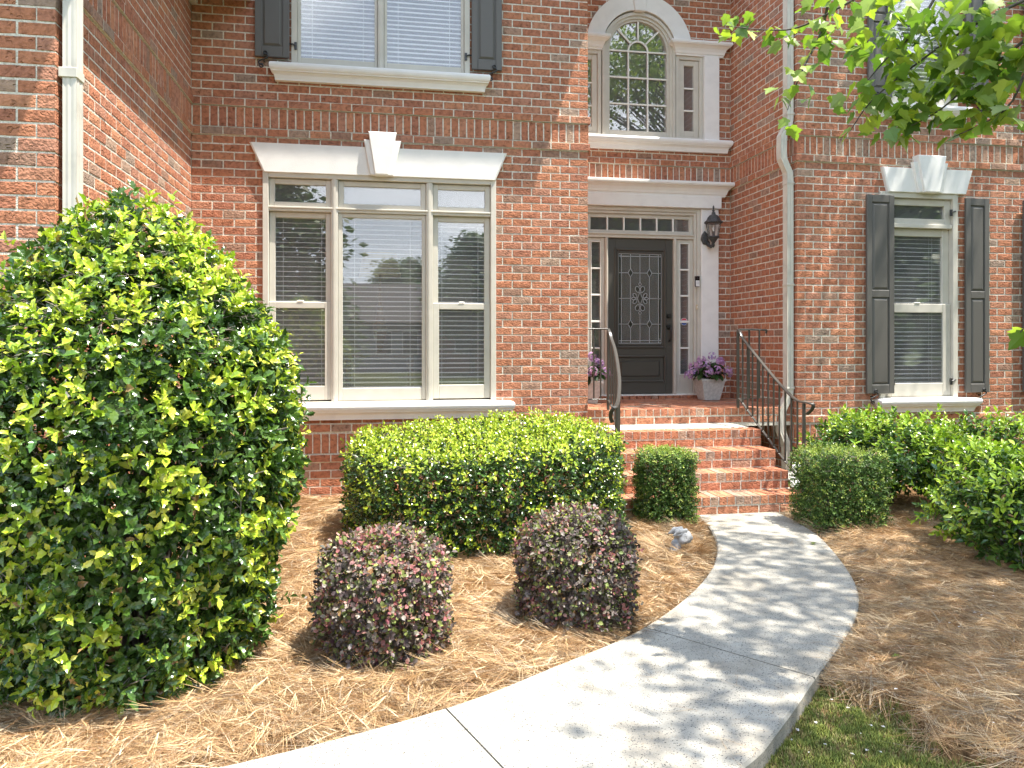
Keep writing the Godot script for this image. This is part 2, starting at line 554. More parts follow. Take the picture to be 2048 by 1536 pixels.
# ---------------------------------------------------------------- bricks
func brick_shape(v: int, tint: Color) -> ArrayMesh:
	var r := RandomNumberGenerator.new()
	r.seed = 100 + v
	var st := newst()
	st.set_color(tint)
	var hx := (BL - JT) * 0.5
	var hy := (BH - JT) * 0.5
	var ch := 0.0032
	var xs := [-1.0, -0.36, 0.3, 1.0]
	var outer := []
	var inner := []
	for i in 4: # bottom left to right, then top right to left
		outer.append(Vector3(hx * xs[i] + r.randf_range(-0.001, 0.001), -hy + r.randf_range(-0.0018, 0.0016), -ch + r.randf_range(-0.001, 0.0006)))
		inner.append(Vector3((hx - ch) * xs[i], -hy + ch, r.randf_range(-0.0012, 0.0010)))
	for i in 4:
		outer.append(Vector3(hx * xs[3 - i] + r.randf_range(-0.001, 0.001), hy + r.randf_range(-0.0018, 0.0016), -ch + r.randf_range(-0.001, 0.0006)))
		inner.append(Vector3((hx - ch) * xs[3 - i], hy - ch, r.randf_range(-0.0012, 0.0010)))
	var mid := [Vector3(-hx * 0.5, 0, r.randf_range(-0.001, 0.002)), Vector3(hx * 0.45, 0, r.randf_range(-0.001, 0.002))]
	for i in 8:
		var j := (i + 1) % 8
		var a: Vector3 = outer[i]; var b: Vector3 = outer[j]
		var ia: Vector3 = inner[i]; var ib: Vector3 = inner[j]
		var o := (a + b) * 0.5
		o.z = 0
		quad(st, ia, ib, b, a, o.normalized() + Vector3.BACK)
		var back := Vector3(0, 0, -0.09)
		quad(st, a, b, b + back, a + back, Vector3(0, signf(o.y), 0) if absf(o.x) < hx * 0.9 else Vector3(signf(o.x), 0, 0))
		tri(st, mid[0] if i in [0, 1, 5, 6, 7] else mid[1], ia, ib, Vector3.BACK)
	tri(st, mid[0], mid[1], inner[2], Vector3.BACK)
	tri(st, mid[0], mid[1], inner[5], Vector3.BACK)
	return st.commit()

func make_bricks() -> void:
	var r := RandomNumberGenerator.new()
	r.seed = 9
	var base := [Color(0.502, 0.213, 0.121), Color(0.542, 0.234, 0.137), Color(0.467, 0.191, 0.110), Color(0.523, 0.246, 0.152), Color(0.453, 0.188, 0.113), Color(0.492, 0.218, 0.135),
		Color(0.557, 0.257, 0.147), Color(0.502, 0.206, 0.117), Color(0.482, 0.231, 0.152), Color(0.442, 0.188, 0.117), Color(0.527, 0.224, 0.128), Color(0.477, 0.198, 0.113),
		Color(0.422, 0.257, 0.183), Color(0.381, 0.273, 0.210), Color(0.362, 0.208, 0.147), Color(0.453, 0.305, 0.220)]
	for i in base.size():
		brick_mesh.append(brick_shape(i, base[i]))

func pick_brick(r: RandomNumberGenerator) -> int:
	return r.randi_range(0, 11) if r.randf() < 0.89 else r.randi_range(12, 15)

# the courses of every outer wall: [bottom, kind, how far proud]; kind 0 stretcher, 1 soldier
func courses(top: float) -> Array:
	var out := []
	var y := 0.375 - BH * 5
	for i in 5:
		out.append([y, 0, 0.0]); y += BH
	out.append([0.375, 0, 0.014])
	out.append([0.457, 1, 0.004])
	y = 0.673
	for i in 36:
		out.append([y, 0, 0.014 if i == 0 else 0.0]); y += BH
	y = 3.568
	out.append([y, 0, 0.018])
	out.append([y + BH, 1, 0.006])
	out.append([y + BH + 0.203, 0, 0.022])
	y += BH * 2 + 0.203
	while y < top:
		out.append([y, 0, 0.0]); y += BH
	return out

# w: o = world point at s 0 and y 0, u along, n out of the wall, len, top, openings [s0, s1, y0, y1], from_end, odd = row parity that starts at the very corner
func brick_wall(w: Dictionary) -> void:
	var r := RandomNumberGenerator.new()
	r.seed = int(w.len * 1000.0) + w.salt
	var part := holder(house, "wall", w.o)
	# mortar backing, cut round the openings
	var ss := [0.0, w.len]
	var ys := [-0.3, w.top]
	for o in w.openings:
		for v in [o[0], o[1]]:
			if v > 0.001 and v < w.len - 0.001: ss.append(v)
		for v in [o[2], o[3]]:
			if v > -0.3 and v < w.top: ys.append(v)
	ss.sort(); ys.sort()
	var st := newst()
	var rec: float = 0.0032
	for i in ss.size() - 1:
		for j in ys.size() - 1:
			if ss[i + 1] - ss[i] < 0.002 or ys[j + 1] - ys[j] < 0.002: continue
			var cs: float = (ss[i] + ss[i + 1]) * 0.5
			var cy: float = (ys[j] + ys[j + 1]) * 0.5
			var open := false
			for o in w.openings:
				if cs > o[0] and cs < o[1] and cy > o[2] and cy < o[3]: open = true
			if open: continue
			var a: float = ss[i] + (w.get("inset0", 0.0) if i == 0 else 0.0)
			var b: float = ss[i + 1] - (w.get("inset1", 0.0) - w.get("pad1", 0.0) if i == ss.size() - 2 else 0.0)
			var q0: Vector3 = w.o + w.u * a + Vector3.UP * ys[j] - w.n * rec
			var q1: Vector3 = w.o + w.u * b + Vector3.UP * ys[j + 1] - w.n * 0.16
			cbox(st, q0, q1, 0.0)
	var fb := Basis(w.u, Vector3.UP, w.n)
	if w.u.cross(Vector3.UP).dot(w.n) < 0: fb = Basis(-w.u, Vector3.UP, w.n)
	var row := 0
	for c in courses(w.top):
		row += 1
		var hgt: float = BL if c[1] == 1 else BH
		var y0: float = c[0]
		var cy2: float = y0 + hgt * 0.5
		var step: float = BH if c[1] == 1 else BL
		var spans := [[0.0, w.len]]
		for o in w.openings:
			if cy2 > o[2] and cy2 < o[3]:
				var nx := []
				for s in spans:
					if o[1] <= s[0] or o[0] >= s[1]: nx.append(s); continue
					if o[0] > s[0]: nx.append([s[0], o[0]])
					if o[1] < s[1]: nx.append([o[1], s[1]])
				spans = nx
		if c[2] > 0.0:
			for sp in spans:
				var e0: float = w.get("inset0", 0.0) if sp[0] == 0.0 else 0.0
				var e1: float = w.get("inset1", 0.0) if sp[1] == w.len else 0.0
				cbox(st, w.o + w.u * (sp[0] + e0) + Vector3.UP * (y0 - 0.002) + w.n * (c[2] - rec), w.o + w.u * (sp[1] - e1) + Vector3.UP * (y0 + hgt - JT + 0.002) - w.n * 0.03, 0.0)
		# running bond: odd rows start half a brick later
		var shift := 0.0
		var at_corner: bool = (row % 2 == 0) == w.get("even_corner", true)
		if c[1] == 0: shift = 0.0 if at_corner else -BL * 0.5
		var clip0: float = w.get("tooth0", 0.0) if not at_corner else 0.0
		var clip1: float = w.get("tooth1", 0.0) if not at_corner else 0.0
		for s in spans:
			var k0 := -1
			var k1 := int(ceil(w.len / step)) + 2
			for k in range(k0, k1):
				var a: float = k * step + shift
				var b: float = a + step
				if w.get("from_end", false):
					var t: float = w.len + JT - b + 0.0
					b = w.len + JT - a
					a = t
				var lo: float = maxf(a, maxf(s[0], clip0 if s[0] == 0.0 else s[0]))
				var hi: float = minf(b - JT, minf(s[1], w.len - clip1 if s[1] == w.len else s[1]))
				if hi - lo < 0.028: continue
				if at_corner and w.has("tooth0") and lo < 0.001: lo -= c[2]
				if at_corner and w.has("tooth1") and hi > w.len - 0.001: hi += c[2]
				var jig := r.randf_range(-0.0010, 0.0012)
				var at: Vector3 = w.o + w.u * ((lo + hi) * 0.5) + Vector3.UP * (y0 + (hgt - JT) * 0.5 + jig * 0.6) + w.n * (c[2] + jig)
				var bs := fb
				if c[1] == 1:
					bs = Basis(Vector3.UP, -fb.x, fb.z) * Basis.from_scale(Vector3(1, (hi - lo) / (BH - JT), 1))
				else:
					bs = fb * Basis.from_scale(Vector3((hi - lo) / (BL - JT), 1, 1))
				bs = bs * Basis(Vector3.BACK, r.randf_range(-0.006, 0.006))
				house_bricks.append([part, pick_brick(r), at, bs, w.n, (hi - lo) * (hgt - JT)])
	commit(part, "mortar", st, M.mortar)

# the 300 bricks that show largest become parts, the others one joined piece
func lay_house_bricks() -> void:
	var ranked := []
	for i in house_bricks.size():
		var b = house_bricks[i]
		var s := seen(b[2])
		if s.x < 2 or s.x > 2046 or s.y < 2 or s.y > 1534: continue
		if hidden_by_shrub(s): continue
		var to := (EYE - b[2] as Vector3).normalized()
		var f: float = to.dot(b[4])
		if f <= 0.0: continue
		if b[2].z < -7.8 and s.x < 1176: continue
		ranked.append([b[5] * f / (s.z * s.z), i])
	ranked.sort_custom(func(p, q): return p[0] > q[0])
	var chosen := {}
	for i in mini(300, ranked.size()): chosen[ranked[i][1]] = true
	var st := newst()
	for i in house_bricks.size():
		var b = house_bricks[i]
		if chosen.has(i):
			put(b[0], "brick", brick_mesh[b[1]], M.brick, b[2], b[3])
		else:
			st.append_from(brick_mesh[b[1]], 0, Transform3D(b[3], b[2]))
	var rest := commit(house, "brickwork", st, M.brick)
	tag(rest, "", "", "", "stuff")

func hidden_by_shrub(s: Vector3) -> bool:
	if Vector2((s.x - 262) / 330.0, (s.y - 900) / 480.0).length() < 1.0: return true
	if s.x > 690 and s.x < 1240 and s.y > 850: return true
	if s.x > 1690 and s.y > 850: return true
	return s.y > 1000

# ---------------------------------------------------------------- house
func build_house() -> void:
	house = thing("brick_house", P(0, 0, WALL_D), "red brick house with beige trim, dark grey shutters and a recessed front entrance", "house")
	var X := Vector3.RIGHT
	var Z := Vector3.BACK
	# projecting wing: its front and its side
	brick_wall({"o": P(-4.4, 0, LEFT_D), "u": X, "n": Z, "len": 4.4 + LEFT_X, "top": 4.85, "openings": [], "from_end": true, "tooth1": 0.1, "salt": 1, "inset1": 0.006})
	brick_wall({"o": P(LEFT_X, 0, LEFT_D), "u": -Z, "n": X, "len": WALL_D - LEFT_D, "top": 4.85, "openings": [], "tooth0": 0.1, "even_corner": false, "salt": 2, "pad1": 0.13, "inset0": 0.006, "inset1": 0.0})
	# front wall with the large window below and a shuttered window above
	brick_wall({"o": P(LEFT_X, 0, WALL_D), "u": X, "n": Z, "len": ALC_X0 - LEFT_X, "top": 6.0, "from_end": true, "tooth1": 0.1, "salt": 3, "inset1": 0.006,
		"openings": [[-1.06 - LEFT_X, 1.17 - LEFT_X, 0.93, 3.24], [-0.80 - LEFT_X, 0.90 - LEFT_X, 4.22, 5.75]]})
	# recessed entrance: left side, back, right side
	brick_wall({"o": P(ALC_X0, 0, WALL_D), "u": -Z, "n": X, "len": ALC_D - WALL_D, "top": 6.5, "openings": [], "tooth0": 0.1, "even_corner": false, "salt": 4, "pad1": 0.13, "inset0": 0.006})
	brick_wall({"o": P(ALC_X0, 0, ALC_D), "u": X, "n": Z, "len": ALC_X1 - ALC_X0, "top": 6.5, "salt": 5,
		"openings": [[2.36 - ALC_X0, 4.32 - ALC_X0, -0.4, 3.5], [2.42 - ALC_X0, 4.19 - ALC_X0, 4.10, 5.36], [2.81 - ALC_X0, 3.81 - ALC_X0, 5.3, 5.86]]})
	brick_wall({"o": P(ALC_X1, 0, WALL_D), "u": -Z, "n": -X, "len": ALC_D - WALL_D, "top": 6.5, "openings": [], "tooth0": 0.1, "even_corner": false, "salt": 6, "pad1": 0.13, "inset0": 0.006})
	# right wing
	var ops := []
	for k in 2:
		var ox := 2.02 * k
		ops.append([5.60 + ox - ALC_X1, 6.54 + ox - ALC_X1, 0.90, 3.27])
		ops.append([5.60 + ox - ALC_X1, 6.54 + ox - ALC_X1, 4.22, 5.75])
	brick_wall({"o": P(ALC_X1, 0, WALL_D), "u": X, "n": Z, "len": 4.7, "top": 6.2, "tooth0": 0.1, "salt": 7, "openings": ops, "inset0": 0.006})
	lay_house_bricks()
	# rooms behind the openings
	room(-1.62, 2.02, 0.70, 3.45, 7.94, 16.5)
	room(-1.62, 2.02, 3.95, 6.1, 7.94, 16.5)
	room(2.10, 4.66, 0.84, 3.60, 9.58, 17.0)
	room(2.10, 4.66, 3.75, 6.4, 9.58, 17.0)
	room(4.80, 9.0, 0.70, 3.45, 7.94, 16.5)
	room(4.80, 9.0, 3.95, 6.1, 7.94, 16.5)
	roofs()
	large_window()
	upper_window(0.05, 4.27, 5.75, -0.83, 0.93, true)
	upper_shutters()
	for k in 2: wing_window(2.02 * k)
	for k in 2: upper_wing_window(2.02 * k)
	arched_window()
	front_door()
	downspouts()

func room(x0: float, x1: float, y0: float, y1: float, d0: float, d1: float) -> void:
	var t := 0.08
	var g := holder(house, "room", P((x0 + x1) * 0.5, y0, d0))
	boxp(g, "floor", x0 - t, x1 + t, y0 - t, y0, d0 + 0.003, d1, M.room_floor, 0.0)
	boxp(g, "ceiling", x0 - t, x1 + t, y1, y1 + t, d0 + 0.003, d1, M.room_wall, 0.0)
	boxp(g, "partition", x0 - t, x0, y0, y1, d0 + 0.003, d1, M.room_wall, 0.0)
	boxp(g, "partition", x1, x1 + t, y0, y1, d0 + 0.003, d1, M.room_wall, 0.0)
	boxp(g, "partition", x0 - t, x1 + t, y0 - t, y1 + t, d1 + 0.002, d1 + t, M.room_wall, 0.0)

func roofs() -> void:
	var r := holder(house, "roof", P(0, 6, WALL_D))
	# eaves: soffit, gutter board and slope over the front wall
	boxp(r, "soffit", -1.2, 2.56, 6.0, 6.03, WALL_D - 0.50, WALL_D + 0.3, M.trim, 0.0)
	boxp(r, "gutter", -1.2, 2.57, 6.0, 6.12, WALL_D - 0.52, WALL_D - 0.503, M.trim_white, 0.002)
	var st := newst()
	slope(st, -1.9, 2.56, 6.06, WALL_D - 0.5, 9.6, 13.5)
	slope(st, ALC_X0 + 0.4, ALC_X1 + 0.2, 6.55, ALC_D - 0.45, 9.6, 13.5)
	slope(st, ALC_X1 - 0.1, 9.4, 6.22, WALL_D - 0.08, 9.6, 13.5)
	slope(st, -4.9, LEFT_X + 0.55, 4.93, LEFT_D - 0.5, 8.4, 9.0)
	commit(r, "shingle_slope", st, M.shingle)
	# eaves of the projecting wing, along its front and its side
	boxp(r, "soffit", -4.9, LEFT_X + 0.55, 4.87, 4.90, LEFT_D - 0.5, WALL_D - 0.02, M.trim, 0.0)
	boxp(r, "frieze_board", LEFT_X + 0.001, LEFT_X + 0.06, 4.80, 4.868, LEFT_D + 0.02, WALL_D - 0.002, M.trim, 0.002)
	boxp(r, "soffit", ALC_X0 + 0.4, ALC_X1, 6.46, 6.5, ALC_D - 0.45, ALC_D + 0.2, M.trim, 0.0)
	# walls that close the house behind
	boxp(r, "outer_wall", -4.4, 9.3, -0.2, 6.0, 17.3, 17.5, M.far_brick, 0.0)
	boxp(r, "outer_wall", 9.28, 9.5, -0.2, 6.0, WALL_D + 0.05, 17.3, M.far_brick, 0.0)
	boxp(r, "outer_wall", -4.5, -4.35, -0.2, 4.85, LEFT_D + 0.05, 17.3, M.far_brick, 0.0)

func slope(st: SurfaceTool, x0: float, x1: float, y: float, d0: float, ridge_y: float, ridge_d: float) -> void:
	for t in [0.0, 0.05]:
		quad(st, P(x0, y + t, d0), P(x1, y + t, d0), P(x1, ridge_y + t, ridge_d), P(x0, ridge_y + t, ridge_d), Vector3(0, 1 if t > 0 else -1, 0))
	for x in [x0, x1]:
		quad(st, P(x, y, d0), P(x, y + 0.05, d0), P(x, ridge_y + 0.05, ridge_d), P(x, ridge_y, ridge_d), Vector3(signf(x - (x0 + x1) * 0.5), 0, 0))
	quad(st, P(x0, y, d0), P(x1, y, d0), P(x1, y + 0.05, d0), P(x0, y + 0.05, d0), Vector3.BACK)

# rectangular frame of four bars
func frame(parent: Node, called: String, x0: float, x1: float, y0: float, y1: float, w: float, d0: float, d1: float, m: Material, wb := -1.0, bev := 0.004) -> MeshInstance3D:
	if wb < 0: wb = w
	var c := P((x0 + x1) * 0.5, (y0 + y1) * 0.5, (d0 + d1) * 0.5)
	var st := newst()
	var hx := (x1 - x0) * 0.5; var hy := (y1 - y0) * 0.5; var hz := (d1 - d0) * 0.5
	cbox(st, Vector3(-hx, -hy, -hz), Vector3(-hx + w, hy, hz), bev)
	cbox(st, Vector3(hx - w, -hy, -hz), Vector3(hx, hy, hz), bev)
	cbox(st, Vector3(-hx + w, hy - w, -hz), Vector3(hx - w, hy, hz - 0.0015), bev)
	if wb > 0.0: cbox(st, Vector3(-hx + w, -hy, -hz), Vector3(hx - w, -hy + wb, hz - 0.0015), bev)
	return put(parent, called, st.commit(), m, c)

func pane(parent: Node, x0: float, x1: float, y0: float, y1: float, d: float) -> void:
	for k in 3:
		boxp(parent, "pane", x0, x1, y0, y1, d + 0.009 * k, d + 0.009 * k + 0.004, M.glass, 0.0)

func sill_moulding(parent: Node, x0: float, x1: float, top: float, d: float, h: float, out: float) -> void:
	var st := newst()
	var b := top - h
	var prof := [Vector2(0.0, b), Vector2(out * 0.45, b), Vector2(out * 0.47, b + h * 0.10), Vector2(out * 0.55, b + h * 0.30), Vector2(out * 0.68, b + h * 0.42),
		Vector2(out * 0.70, b + h * 0.46), Vector2(out * 0.82, b + h * 0.46), Vector2(out * 0.83, b + h * 0.54), Vector2(out * 0.90, b + h * 0.56), Vector2(out * 0.97, b + h * 0.66),
		Vector2(out, b + h * 0.78), Vector2(out * 0.97, b + h * 0.90), Vector2(out * 0.88, b + h * 0.97), Vector2(out * 0.72, top), Vector2(-0.10, top + 0.012)]
	moulding(st, prof, x0, x1, d, 0.75)
	commit(parent, "sill", st, M.stucco)

func lintel(parent: Node, xt0: float, xt1: float, xb0: float, xb1: float, yb: float, yt: float, kx0: float, kx1: float, kb0: float, kb1: float, ky: float) -> void:
	var st := newst()
	plate(st, [Vector2(xb0, yb), Vector2(xb1, yb), Vector2(xt1, yt), Vector2(xt0, yt)], WALL_D - 0.05, WALL_D + 0.03, 0.012)
	commit(parent, "lintel", st, M.stucco)
	st = newst()
	plate(st, [Vector2(kb0 - 0.05, yb - 0.001), Vector2(kb1 + 0.05, yb - 0.001), Vector2(kx1 + 0.045, ky - 0.075), Vector2(kx0 - 0.045, ky - 0.075)], WALL_D - 0.085, WALL_D - 0.04, 0.006)
	commit(parent, "keystone", st, M.stucco)
	st = newst()
	plate(st, [Vector2(kb0, yb - 0.003), Vector2(kb1, yb - 0.003), Vector2(kx1, ky), Vector2(kx0, ky)], WALL_D - 0.115, WALL_D - 0.01, 0.008)
	commit(parent, "keystone", st, M.stucco)

func large_window() -> void:
	var w := holder(house, "window", P(0.05, 0.96, WALL_D))
	var D := WALL_D
	lintel(w, -1.221, 1.312, -1.094, 1.192, 3.215, 3.497, -0.086, 0.19, -0.02, 0.105, 3.637)
	sill_moulding(w, -1.20, 1.285, 0.955, D, 0.165, 0.13)
	# casing and mullions
	frame(w, "casing", -1.10, 1.20, 0.94, 3.225, 0.055, D - 0.03, D + 0.10, M.trim, 0.03)
	for x in [-0.415, 0.521]:
		boxp(w, "mullion", x - 0.033, x + 0.033, 0.97, 3.17, D - 0.02, D + 0.10, M.trim)
		boxp(w, "mullion_bead", x - 0.014, x + 0.014, 0.97, 3.17, D - 0.028, D - 0.019, M.trim)
	boxp(w, "transom_bar", -1.045, 1.145, 2.845, 2.885, D - 0.012, D + 0.10, M.trim)
	boxp(w, "transom_bar", -1.045, 1.145, 2.872, 2.889, D - 0.026, D - 0.0125, M.trim, 0.003)
	var cols := [[-1.045, -0.448], [-0.382, 0.488], [0.554, 1.145]]
	var glass := [[-0.986, -0.486], [-0.345, 0.451], [0.594, 1.080]]
	for i in 3:
		var a: float = cols[i][0]; var b: float = cols[i][1]
		var g0: float = glass[i][0]; var g1: float = glass[i][1]
		# transom sash
		frame(w, "transom_sash", a + 0.002, b - 0.002, 2.889, 3.165, 0.052, D + 0.012, D + 0.055, M.trim, 0.05)
		pane(w, a + 0.04, b - 0.04, 2.93, 3.12, D + 0.03)
		if i == 1:
			frame(w, "sash", a + 0.002, b - 0.002, 0.975, 2.843, 0.040, D + 0.010, D + 0.055, M.trim, 0.125)
			pane(w, a + 0.03, b - 0.03, 1.09, 2.81, D + 0.03)
		else:
			frame(w, "sash", a + 0.002, b - 0.002, 1.915, 2.843, 0.055, D + 0.035, D + 0.075, M.trim, 0.045)
			pane(w, a + 0.05, b - 0.05, 1.95, 2.80, D + 0.052)
			frame(w, "sash", a + 0.002, b - 0.002, 0.985, 1.955, 0.062, D + 0.006, D + 0.033, M.trim, 0.14)
			pane(w, a + 0.055, b - 0.055, 1.11, 1.90, D + 0.012)
			boxp(w, "sash_lock", (a + b) * 0.5 - 0.03, (a + b) * 0.5 + 0.03, 1.958, 1.972, D + 0.002, D + 0.03, M.trim_white)

func upper_window(_c: float, y0: float, y1: float, x0: float, x1: float, _double: bool) -> void:
	var w := holder(house, "window", P(_c, y0, WALL_D))
	var D := WALL_D
	sill_moulding(w, x0 - 0.11, x1 + 0.11, y0 + 0.005, D, 0.165, 0.12)
	frame(w, "casing", x0, x1, y0 - 0.02, y1, 0.055, D - 0.03, D + 0.10, M.trim, 0.03)
	boxp(w, "mullion", 0.005, 0.065, y0 + 0.012, y1 - 0.05, D - 0.02, D + 0.10, M.trim)
	boxp(w, "mullion_bead", 0.02, 0.05, y0 + 0.012, y1 - 0.05, D - 0.028, D - 0.019, M.trim)
	for c in [[x0 + 0.056, 0.003], [0.067, x1 - 0.056]]:
		frame(w, "sash", c[0], c[1], y0 + 0.012, y1 - 0.052, 0.03, D + 0.012, D + 0.055, M.trim, 0.085)
		pane(w, c[0] + 0.02, c[1] - 0.02, y0 + 0.08, y1 - 0.07, D + 0.03)

# a raised-panel shutter; returns its holder
func shutter(x0: float, x1: float, y0: float, y1: float, split: float, hinge_x: float, hinge_side: float) -> void:
	var D := WALL_D
	var s := holder(house, "shutter", P((x0 + x1) * 0.5, y0, D))
	var d0 := D - 0.062
	var d1 := D - 0.028
	var w := 0.062
	boxp(s, "stile", x0, x0 + w, y0, y1, d0, d1, M.shutter_paint)
	boxp(s, "stile", x1 - w, x1, y0, y1, d0, d1, M.shutter_paint)
	var rails := [[y0, y0 + 0.10], [y1 - 0.085, y1]]
	if split > 0: rails.append([split - 0.045, split + 0.035])
	for r in rails: boxp(s, "rail", x0 + w, x1 - w, r[0], r[1], d0 + 0.0015, d1, M.shutter_paint)
	var panels := [[y0 + 0.10, (split - 0.045) if split > 0 else (y1 - 0.085)]]
	if split > 0: panels.append([split + 0.035, y1 - 0.085])
	for p in panels:
		var st := newst()
		var a := x0 + w; var b := x1 - w
		var g := 0.032
		var o0 := d0 + 0.016
		var o1 := d0 + 0.004
		var q := [Vector2(a, p[0]), Vector2(b, p[0]), Vector2(b, p[1]), Vector2(a, p[1])]
		var q2 := [Vector2(a + 0.012, p[0] + 0.012), Vector2(b - 0.012, p[0] + 0.012), Vector2(b - 0.012, p[1] - 0.012), Vector2(a + 0.012, p[1] - 0.012)]
		var q3 := [Vector2(a + g, p[0] + g), Vector2(b - g, p[0] + g), Vector2(b - g, p[1] - g), Vector2(a + g, p[1] - g)]
		var nn := [Vector3(0, 1, 0.6), Vector3(-1, 0, 0.6), Vector3(0, -1, 0.6), Vector3(1, 0, 0.6)]
		for i in 4:
			var j := (i + 1) % 4
			quad(st, P(q[i].x, q[i].y, o0), P(q[j].x, q[j].y, o0), P(q2[j].x, q2[j].y, o0), P(q2[i].x, q2[i].y, o0), Vector3.BACK)
			quad(st, P(q2[i].x, q2[i].y, o0), P(q2[j].x, q2[j].y, o0), P(q3[j].x, q3[j].y, o1), P(q3[i].x, q3[i].y, o1), Vector3.BACK)
		quad(st, P(q3[0].x, q3[0].y, o1), P(q3[1].x, q3[1].y, o1), P(q3[2].x, q3[2].y, o1), P(q3[3].x, q3[3].y, o1), Vector3.BACK)
		commit(s, "panel", st, M.shutter_paint)
	for y in [y0 + 0.13, y1 - 0.17]:
		var st2 := newst()
		tube(st2, [P(hinge_x, y + 0.02, D - 0.02), P(hinge_x + 0.045 * hinge_side, y + 0.01, D - 0.05), P(hinge_x + 0.075 * hinge_side, y, D - 0.04)], 0.008, 5)
		cbox(st2, P(hinge_x + 0.06 * hinge_side, y - 0.04, D - 0.045), P(hinge_x + 0.085 * hinge_side, y + 0.035, D - 0.02), 0.003)
		commit(s, "hinge", st2, M.black_metal)
	# S-shaped holder below
	var cx := x0 + 0.10 if hinge_side > 0 else x1 - 0.08
	var pts := []
	for k in 22:
		var t := k / 21.0
		var a2 := t * TAU * 1.25
		var r2 := 0.030 * (1.0 - absf(t - 0.5) * 0.9)
		var sx := -0.018 + sin(t * TAU) * 0.045
		pts.append(P(cx + sx, y0 + 0.03 - t * 0.125, D - 0.072))
		if k == 0 or k == 21: pass
	var st3 := newst()
	tube(st3, pts, 0.0075, 6)
	var curl := []
	for k in 12:
		var a3 := k / 11.0 * TAU * 0.9
		curl.append(P(cx - 0.018 + 0.018 + cos(a3 + PI) * 0.018, y0 + 0.03 + sin(a3) * 0.016 , D - 0.072))
	tube(st3, curl, 0.007, 6)
	var curl2 := []
	for k in 12:
		var a4 := k / 11.0 * TAU * 0.9
		curl2.append(P(cx - 0.018 - 0.018 - cos(a4 + PI) * 0.018, y0 - 0.095 - sin(a4) * 0.016, D - 0.072))
	tube(st3, curl2, 0.007, 6)
	tube(st3, [P(cx - 0.018, y0 - 0.033, D - 0.072), P(cx - 0.018, y0 - 0.033, D)], 0.007, 6)
	commit(s, "scroll_holder", st3, M.black_metal)

func upper_shutters() -> void:
	shutter(-1.168, -0.845, 4.33, 5.75, 5.2, -0.86, 1.0)
	shutter(0.945, 1.255, 4.335, 5.75, 5.2, 0.96, -1.0)

func wing_window(ox: float) -> void:
	var D := WALL_D
	var w := holder(house, "window", P(6.07 + ox, 0.92, D))
	lintel(w, 5.587 + ox, 6.74 + ox, 5.662 + ox, 6.655 + ox, 3.255, 3.535, 5.985 + ox, 6.345 + ox, 6.07 + ox, 6.26 + ox, 3.668)
	sill_moulding(w, 5.615 + ox, 6.70 + ox, 0.925, D, 0.155, 0.13)
	frame(w, "casing", 5.57 + ox, 6.56 + ox, 0.91, 3.262, 0.065, D - 0.03, D + 0.10, M.trim, 0.03)
	boxp(w, "transom_bar", 5.635 + ox, 6.495 + ox, 2.86, 2.905, D - 0.022, D + 0.10, M.trim)
	frame(w, "transom_sash", 5.637 + ox, 6.493 + ox, 2.907, 3.195, 0.075, D + 0.010, D + 0.055, M.trim, 0.065)
	pane(w, 5.70 + ox, 6.43 + ox, 2.96, 3.13, D + 0.03)
	frame(w, "sash", 5.637 + ox, 6.493 + ox, 1.955, 2.858, 0.085, D + 0.035, D + 0.075, M.trim, 0.045)
	pane(w, 5.71 + ox, 6.42 + ox, 1.99, 2.79, D + 0.052)
	frame(w, "sash", 5.637 + ox, 6.493 + ox, 0.945, 2.0, 0.10, D + 0.006, D + 0.033, M.trim, 0.15)
	pane(w, 5.73 + ox, 6.40 + ox, 1.09, 1.96, D + 0.012)
	boxp(w, "sash_lock", 6.03 + ox, 6.10 + ox, 2.003, 2.017, D + 0.002, D + 0.03, M.trim_white)
	shutter(5.385 + ox, 5.725 + ox, 0.985, 3.215, 2.11, 5.66 + ox, 1.0)
	shutter(6.64 + ox, 6.945 + ox, 0.985, 3.215, 2.11, 6.54 + ox, -1.0)

func upper_wing_window(ox: float) -> void:
	var D := WALL_D
	var w := holder(house, "window", P(6.07 + ox, 4.24, D))
	sill_moulding(w, 5.60 + ox, 6.60 + ox, 4.245, D, 0.15, 0.12)
	frame(w, "casing", 5.57 + ox, 6.56 + ox, 4.22, 5.75, 0.065, D - 0.03, D + 0.10, M.trim, 0.03)
	frame(w, "sash", 5.637 + ox, 6.493 + ox, 4.255, 5.68, 0.07, D + 0.012, D + 0.055, M.trim, 0.10)
	pane(w, 5.69 + ox, 6.44 + ox, 4.33, 5.64, D + 0.03)
	shutter(5.405 + ox, 5.70 + ox, 4.31, 5.75, 5.2, 5.66 + ox, 1.0)
	shutter(6.64 + ox, 6.935 + ox, 4.31, 5.75, 5.2, 6.54 + ox, -1.0)

